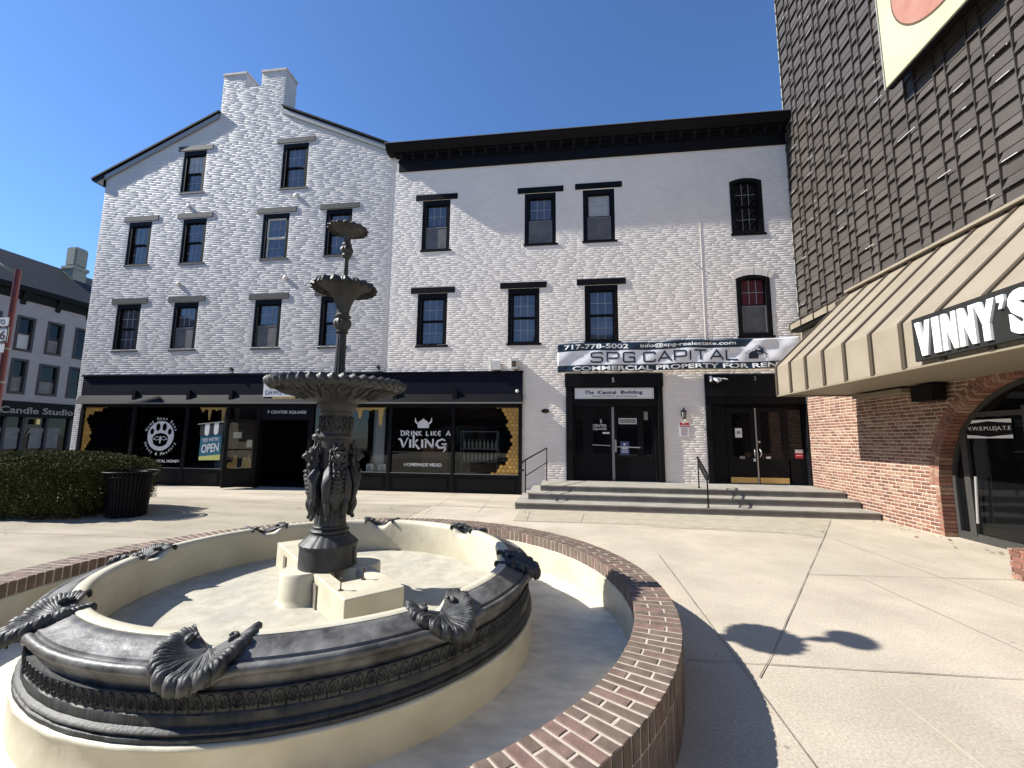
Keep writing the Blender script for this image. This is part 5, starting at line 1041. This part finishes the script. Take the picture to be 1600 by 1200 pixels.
NSg = thing('restaurant_sign', 'charcoal board with thick raised white capitals on the awning front', 'sign', (4.75, 5.6, 2.72))
b = MB(); b.box(4.715, 4.765, 3.2, 6.45, 2.72, 3.31, c=.004); b.build('board', 'board', NSg)
b = MB(); XT0, XT1 = 4.682, 4.714; zb_, zt_ = 2.775, 3.235; hh = zt_ - zb_
def LP(pts, y0, wd, holes=()): b.prism([(y0 - p[0] * wd, zb_ + p[1] * hh) for p in pts], XT0, XT1, axis='x', holes=[[(y0 - p[0] * wd, zb_ + p[1] * hh) for p in h] for h in holes])
LP([(0, 1), (.32, 1), (.5, .38), (.68, 1), (1, 1), (.68, 0), (.32, 0)], 6.36, .245)
LP([(0, 0), (0, 1), (1, 1), (1, 0)], 6.085, .105)
LN = [(0, 0), (0, 1), (.30, 1), (.70, .45), (.70, 1), (1, 1), (1, 0), (.72, 0), (.30, .58), (.30, 0)]
LP(LN, 5.945, .205); LP(LN, 5.71, .205)
LP([(0, 1), (.33, 1), (.5, .64), (.67, 1), (1, 1), (.66, .42), (.66, 0), (.34, 0), (.34, .42)], 5.50, .25)
LP([(.1, 1), (1, 1), (1, .86), (.6, .68), (.2, .68), (.55, .84), (.1, .84)], 5.235, .09)
text(b, 'S', 4.86, 5.115, zb_ - .01, zt_ + .01, lambda u, v, d: (XT1 - d, 9.975 - u, v), off=.06, thick=XT1 - XT0)
b.build('raised_letters', 'letter_bright', NSg)
SPK = thing('wall_speaker', 'black speaker tucked under the awning above the arch', 'speaker', (6.45, 8.45, 2.6))
b = MB(); b.box(6.28, XW - .03, 8.26, 8.70, 2.60, 2.64); b.prism([(8.24, 2.34), (8.70, 2.34), (8.70, 2.60), (8.24, 2.62)], 6.22, 6.45, axis='x'); b.map(lambda x, y, z: (x, y, z + .02)); b.build('cabinet', 'black_flat', SPK)
b = MB(); b.box(6.45, XW, 8.42, 8.5, 2.45, 2.6); b.build('bracket', 'black', SPK)
# brick planter pier
PP = thing('brick_planter', 'low red brick planter at the right edge in front of the arched door', 'planter', (5.8, 5.7, 0))
b = MB(); b.box(5.36, 6.3, 5.05, 6.22, 0, .335); b.build('core', 'mortar', PP)
bp = MB()
for k in range(5):
    z = .01 + k * .067; y = 5.05 - (.1 if k % 2 else 0)
    while y < 6.2: bp.box(5.348, 5.40, max(y, 5.05), min(y + .198, 6.225), z, z + .056); y += .21
    x = 5.36 - (.1 if k % 2 == 0 else 0)
    while x < 6.28: bp.box(max(x, 5.352), min(x + .198, 6.3), 6.18, 6.232, z, z + .056); x += .21
y = 5.05
while y < 6.2: bp.box(5.338, 5.6, y, y + .06, .338, .36); y += .07
bp.build('planter_bricks', 'red_brick', PP)

# ================================================================ hedge, bin
HG = thing('hedge_bush', 'broad clipped dark green yew bush with a domed top beside the litter bin', 'bush', (-10.9, 8.0, 0))
def leaves(n, cen, rad, seed):
    r = np.random.default_rng(seed); P = []
    while len(P) < n:
        q = r.uniform(-1, 1, (n * 2, 3)); 
        q[:, 2] = (q[:, 2] + 1) / 2
        z = q[:, 2]
        # profile: undercut base, rounded shoulders
        prof = np.where(z < .20, .80 + 1.0 * z, np.where(z > .72, np.sqrt(np.clip(1 - ((z - .72) / .29) ** 2.2, 0, 1)), 1.0))
        ang = np.arctan2(q[:, 1], q[:, 0]); rr = (np.abs(q[:, 0]) ** 3 + np.abs(q[:, 1]) ** 3) ** (1 / 3)
        prof = prof * (1 + .035 * np.sin(ang * 7 + z * 5) + .03 * np.sin(ang * 17 + z * 11) + .02 * np.sin(ang * 41 + z * 23))
        ok = (rr < prof) & (rr > prof - r.exponential(.16, len(rr))) | ((z > .82) & (rr < prof)) | ((rr < prof) & (r.uniform(0, 1, len(rr)) < .06))
        P += list(q[ok] * np.array([rad[0], rad[1], rad[2]]) + np.array(cen))
    P = np.array(P[:n]); d = r.normal(size=(n, 3)); d[:, 2] = np.abs(d[:, 2]) * .8 + .2; d /= np.linalg.norm(d, axis=1)[:, None]
    s = np.cross(d, r.normal(size=(n, 3))); s /= np.linalg.norm(s, axis=1)[:, None]; L = r.uniform(.022, .050, n)[:, None]; Wd = r.uniform(.005, .010, n)[:, None]
    V = np.stack([P - s * Wd, P + s * Wd, P + s * Wd * .6 + d * L, P - s * Wd * .6 + d * L], 1).reshape(-1, 3); F = np.arange(n * 4).reshape(-1, 4); return V, F
V, F = leaves(120000, (-11.0, 8.02, .0), (1.95, 1.12, 1.26), 4); rawmesh('foliage', V, F, 'leaf', HG)
b = MB(); rr = random.Random(2)
for k in range(16):
    x = rr.uniform(-12.2, -9.4); y = rr.uniform(7.4, 8.7); b.tube([(x, y, 0), (x + rr.uniform(-.1, .1), y, .3), (x + rr.uniform(-.5, .5), y + rr.uniform(-.4, .3), .85)], [.03, .02, .008], 6)
b.build('stems', 'bark', HG)
TC = thing('litter_bin', 'black slatted steel litter bin with flared rim standing beside the bush', 'litter bin', (-8.83, 7.84, 0))
tc = (-8.83, 7.84)
b = MB()
for k in range(36):
    a = 2 * math.pi * k / 36; e = Vector((math.cos(a), math.sin(a), 0)); t = Vector((-e.y, e.x, 0)); pr = [(.31, .05), (.325, .3), (.345, .6), (.375, .78), (.43, .87)]; vs = []
    for r, z in pr:
        for sg in (-1, 1):
            for dr in (0, .008): q = Vector((tc[0], tc[1], z)) + e * (r + dr) + t * sg * .019; vs.append(tuple(q))
    fs = []
    for i in range(4):
        o_ = 4 * i; fs += [(o_, o_ + 2, o_ + 6, o_ + 4), (o_ + 1, o_ + 5, o_ + 7, o_ + 3), (o_, o_ + 4, o_ + 5, o_ + 1), (o_ + 2, o_ + 3, o_ + 7, o_ + 6)]
    b.add(vs, fs)
b.build('slats', 'black', TC)
b = MB(); 
for r, z, t in ((.32, .05, .014), (.335, .40, .010), (.445, .885, .018), (.385, .79, .010)): b.tube([(tc[0] + r * math.cos(a), tc[1] + r * math.sin(a), z) for a in [2 * math.pi * k / 40 for k in range(40)]], t, 8, closed=True)
b.build('rim_rings', 'black', TC, smooth=True)
b = MB(); b.lathe([(.001, .03), (.28, .03), (.30, .2), (.33, .82), (.31, .82), (.27, .1), (.001, .1)], tc, 32); b.build('liner', 'black_flat', TC)
b = MB(); b.lathe([(.335, .855), (.345, .875), (.30, .885), (.26, .885), (.25, .87), (.33, .85)], tc, 40)
for k in range(4): a = math.pi / 4 + k * math.pi / 2; b.tube([(tc[0] + .44 * math.cos(a), tc[1] + .44 * math.sin(a), .885), (tc[0] + .34 * math.cos(a), tc[1] + .34 * math.sin(a), .87)], .009, 6)
b.build('lid_ring', 'black', TC, smooth=40)
b = MB()
for k in range(5): a = 2 * math.pi * k / 5; b.tube([(tc[0] + .3 * math.cos(a), tc[1] + .3 * math.sin(a), 0), (tc[0] + .3 * math.cos(a), tc[1] + .3 * math.sin(a), .05)], .02, 8)
b.build('foot', 'black', TC)

# ================================================================ far building across the street
FB = thing('far_building', 'shaded grey three storey building across the street with dark roof and shop below', 'building', (-33, 20, 0))
XB = -30.0
fw_ = [(19.37, 20.03, 6.25, 8.02, 'screen'), (20.78, 21.43, 6.3, 8.05, 'dark'), (22.2, 22.9, 6.3, 8.05, 'dark'), (19.40, 19.98, 3.88, 5.63, 'dark'), (20.66, 21.50, 3.90, 5.52, 'dark'), (22.15, 22.85, 3.88, 5.6, 'dark'), (17.9, 18.55, 6.3, 8.0, 'dark'), (17.9, 18.55, 3.9, 5.6, 'dark')]
b = MB(); b.prism([(12, 3.38), (27, 3.38), (27, 9.5), (12, 9.5)], XB - .3, XB, axis='x', holes=[rect(a, c_, d, e) for a, c_, d, e, _ in fw_]); b.box(XB - 8, XB - .3, 26.7, 27, 0, 9.5); b.box(XB - 8, XB - .3, 12, 12.3, 0, 9.5); b.box(XB - 8, XB - .35, 12.3, 26.7, 3.0, 3.38); b.build('wall', 'far_wall', FB)
for a, c_, d, e, kd in fw_:
    q = MB(); q.prism(rect(a - .09, c_ + .09, d - .1, e + .1), XB - .02, XB + .04, axis='x', holes=[rect(a + .03, c_ - .03, d + .03, e - .03)]); W = q.build('window', 'far_trim', FB)
    q = MB(); m_ = (d + e) / 2; q.box(XB - .10, XB - .04, a, c_, m_ - .03, m_ + .03); q.box(XB - .10, XB - .05, a, a + .05, d, e); q.box(XB - .10, XB - .05, c_ - .05, c_, d, e); q.build('sash', 'far_trim', W)
    q = MB(); q.box(XB - .14, XB - .12, a, c_, d, e); q.build('pane', 'pane_dark', W)
    if (a > 19 and a < 21) : q = MB(); q.box(XB - .118, XB - .115, a + .05, c_ - .05, d + .06, m_ - .1 * (a > 20)); q.build('blind', 'blind' if kd == 'screen' else 'screen', W)
b = MB(); b.box(XB - .1, XB + .30, 11.8, 27.2, 9.45, 9.75); b.box(XB - .1, XB + .10, 11.8, 27.2, 9.0, 9.45)
for y in np.arange(12.5, 27, 1.65): b.prism([(XB + .02, 8.75), (XB + .28, 9.44), (XB + .02, 9.44)], y + .18, y + .42, axis='y')
b.build('eaves', 'black_flat', FB)
b = MB(); b.prism([(XB + .30, 9.75), (XB - 3.6, 12.6), (XB - 8.3, 9.75)], 11.8, 27.2); b.build('roof', 'far_roof', FB)
b = MB(); b.box(XB - 3.3, XB - 2.5, 23.35, 24.15, 11.2, 12.5); b.box(XB - 3.4, XB - 2.4, 23.25, 24.25, 12.5, 12.75, c=.04); b.box(XB - 3.3, XB - 2.5, 23.35, 24.15, 12.75, 14.1, c=.1); b.build('chimney', 'far_chim', FB)
b = MB(); b.box(XB - .3, XB + .25, 12, 27, 2.55, 3.38); SB = b.build('shop_fascia', 'black_flat', FB)
b = MB(); fl2 = lambda u, v, d: (XB + .251 + d, u, v)
text(b, 'The Candle Studio', 17.85, 22.4, 2.72, 3.08, fl2, off=.014, thick=.02); b.build('lettering', 'far_chim', SB)
b = MB(); b.box(XB - .3, XB - .2, 12, 27, 0, 2.55); b.build('shop_window', 'pane_dark', FB)
for y in (17, 18.6, 19.5, 20.3, 21.4, 22.6):
    b = MB(); b.box(XB - .2, XB - .05, y - .06, y + .06, 0, 2.55); b.build('mullion', 'far_trim', FB)
b = MB(); r6 = random.Random(8)
for y in (19.1, 19.9, 21.0, 21.8): b.prism([(y - .3, .8), (y + .3, .8), (y + .28, 1.7), (y + .45, 1.6), (y + .3, 1.95), (y - .3, 1.95), (y - .45, 1.6), (y - .28, 1.7)], XB - .18, XB - .15, axis='x')
b.build('window_display', 'screen', FB)
b = MB(); b.box(XB - .1, XB + .1, 20.75, 20.95, 2.15, 2.45, c=.02); b.build('brass_lamp', 'brass', FB)
# unseen buildings added to block low blue sky, also mirrored in the shop glass
def facing(name, label, mt, x0, x1, yf, h, nfl, face='y', sgn=1):
    """a block with a front of windows; face y: front plane at y=yf looking towards +y; face x: front plane at x=yf looking towards +x"""
    t = thing(name, label, 'building', ((x0 + x1) / 2, yf, 0) if face == 'y' else (yf, (x0 + x1) / 2, 0)); n = int((x1 - x0) / 2.6); st = (x1 - x0) / n; fl = (h - 4.2) / nfl
    T = (lambda u, d, z: (u, yf - d, z)) if face == 'y' else (lambda u, d, z: (yf - d, u, z))
    hs = [(x0 + st * (i + .5) - .5, x0 + st * (i + .5) + .5, 4.2 + fl * j + .5, 4.2 + fl * j + 2.1) for i in range(n) for j in range(nfl)]
    sh = [(x0 + .5 + i * (x1 - x0 - .6) / 3, x0 + .5 + (i + 1) * (x1 - x0 - .6) / 3 - .4, .5, 3.0) for i in range(3)]
    b = MB(); b.prism(rect(x0, x1, 0, h), 0, .3, holes=[rect(*q) for q in hs + sh]); b.box(x0, x0 + .3, .3, 8, 0, h); b.box(x1 - .3, x1, .3, 8, 0, h); b.box(x0, x1, 8, 8.3, 0, h); b.box(x0 + .3, x1 - .3, .3, 8, h - .4, h - .1); b.map(lambda x, y, z: T(x, y, z)); b.build('wall', mt, t)
    b = MB(); b.box(x0 - .2, x1 + .2, -.4, .1, h - .5, h + .1); b.box(x0, x1, -.15, -.001, 3.2, 3.8); b.map(lambda x, y, z: T(x, y, z)); b.build('cornice', 'soft_black', t)
    for q in hs + sh:
        b = MB(); b.box(q[0], q[1], .12, .14, q[2], q[3]); b.map(lambda x, y, z: T(x, y, z)); wn = b.build('window', 'pane', t)
        b = MB(); zc = (q[2] + q[3]) / 2; b.box(q[0], q[1], .08, .115, zc - .03, zc + .03); b.map(lambda x, y, z: T(x, y, z)); b.build('sash', 'far_trim', wn)
facing('unseen_building', 'unseen brown brick block added behind the camera to block low sky, mirrored in the shop windows', 'red_brick_plain', -24, -4, -24, 12.0, 2)
facing('unseen_building', 'unseen tan rendered block added beside the brown brick one to block low sky', 'tan_wall', -3.8, 14, -24, 13.5, 3)
facing('unseen_building', 'unseen grey brown brick building added at the left to block low sky', 'red_brick_plain', -22, 9, -31, 11.0, 2, face='x')
# traffic pole
TP = thing('sign_pole', 'rust red traffic pole with route signs at the left edge', 'pole', (-18.93, 12, 0))
b = MB(); b.tube([(-18.93, 12, 0), (-18.93, 12, 7.28)], [.10, .085], 16); b.build('pole', 'red_pole', TP, smooth=40)
b = MB(); b.tube([(-18.98, 12, 7.12), (-19.5, 11.9, 7.42), (-20.5, 11.8, 8.0), (-23, 11.6, 9.2)], .05, 10); b.build('mast_arm', 'far_chim', TP, smooth=True)
b = MB(); b.lathe([(.105, 3.30), (.115, 3.31), (.115, 3.36), (.105, 3.37)], (-18.93, 12), 16); b.lathe([(.105, 4.45), (.11, 4.46), (.11, 4.50), (.105, 4.51)], (-18.93, 12), 16); b.build('band', 'far_chim', TP)
def rs(name, x0, x1, z0, z1, label=None):
    b = MB(); b.box(x0, x1, 11.84, 11.855, z0, z1, c=.003); o = b.build(name, 'paper', TP); return o
fs_ = lambda u, v, d: (u, 11.838 - d, v)
rs('destination_plate', -19.40, -18.76, 5.24, 5.53); b = MB(); text(b, 'TO', -19.18, -18.90, 5.30, 5.47, fs_, off=.012); b.build('lettering', 'black_ink', TP)
rs('route_shield', -19.40, -18.70, 4.66, 5.19); b = MB(); text(b, '16', -19.20, -18.80, 4.77, 5.08, fs_, off=.012); b.prism(rect(-19.40, -18.70, 4.66, 5.19), 11.832, 11.839, holes=[[(-19.36, 4.74), (-19.05, 4.69), (-18.74, 4.74), (-18.74, 5.10), (-18.80, 5.16), (-19.30, 5.16), (-19.36, 5.10)]]); b.build('lettering', 'black_ink', TP)
rs('arrow_plate', -19.40, -18.78, 4.32, 4.62); b = MB(); b.prism([(-19.12, 4.36), (-19.06, 4.36), (-19.06, 4.50), (-19.01, 4.50), (-19.09, 4.59), (-19.17, 4.50), (-19.12, 4.50)], 11.83, 11.839); b.build('arrow', 'black_ink', TP)

# dry leaves against the restaurant wall and steps
b = MB(); rl = random.Random(12)
for k in range(46):
    if k < 30: x = 6.5 - abs(rl.gauss(0, .22)); y = rl.uniform(7.0, 10.2)
    else: x = rl.uniform(-9, 5.5); y = rl.uniform(8.6, 12.0) if rl.random() < .7 else rl.uniform(6, 9)
    if (x + 2.07) ** 2 + (y - 3.65) ** 2 < 9.2 or (x > -1.3 and y > 10.1) or x > 6.45: continue
    s = rl.uniform(.015, .035); a = rl.uniform(0, 6.28); P = [(x + s * 1.5 * math.cos(a), y + s * 1.5 * math.sin(a), .012 + rl.uniform(0, .012)), (x + s * .7 * math.cos(a + 1.5), y + s * .7 * math.sin(a + 1.5), .014), (x - s * 1.3 * math.cos(a), y - s * 1.3 * math.sin(a), .010 + rl.uniform(0, .01)), (x - s * .7 * math.cos(a + 1.5), y - s * .7 * math.sin(a + 1.5), .02)]
    b.add(P, [(0, 1, 2, 3)])
tag(b.build('dry_leaves', 'dry'), 'scattered brown dry leaves along the brick wall and steps', 'leaves', kind='stuff')
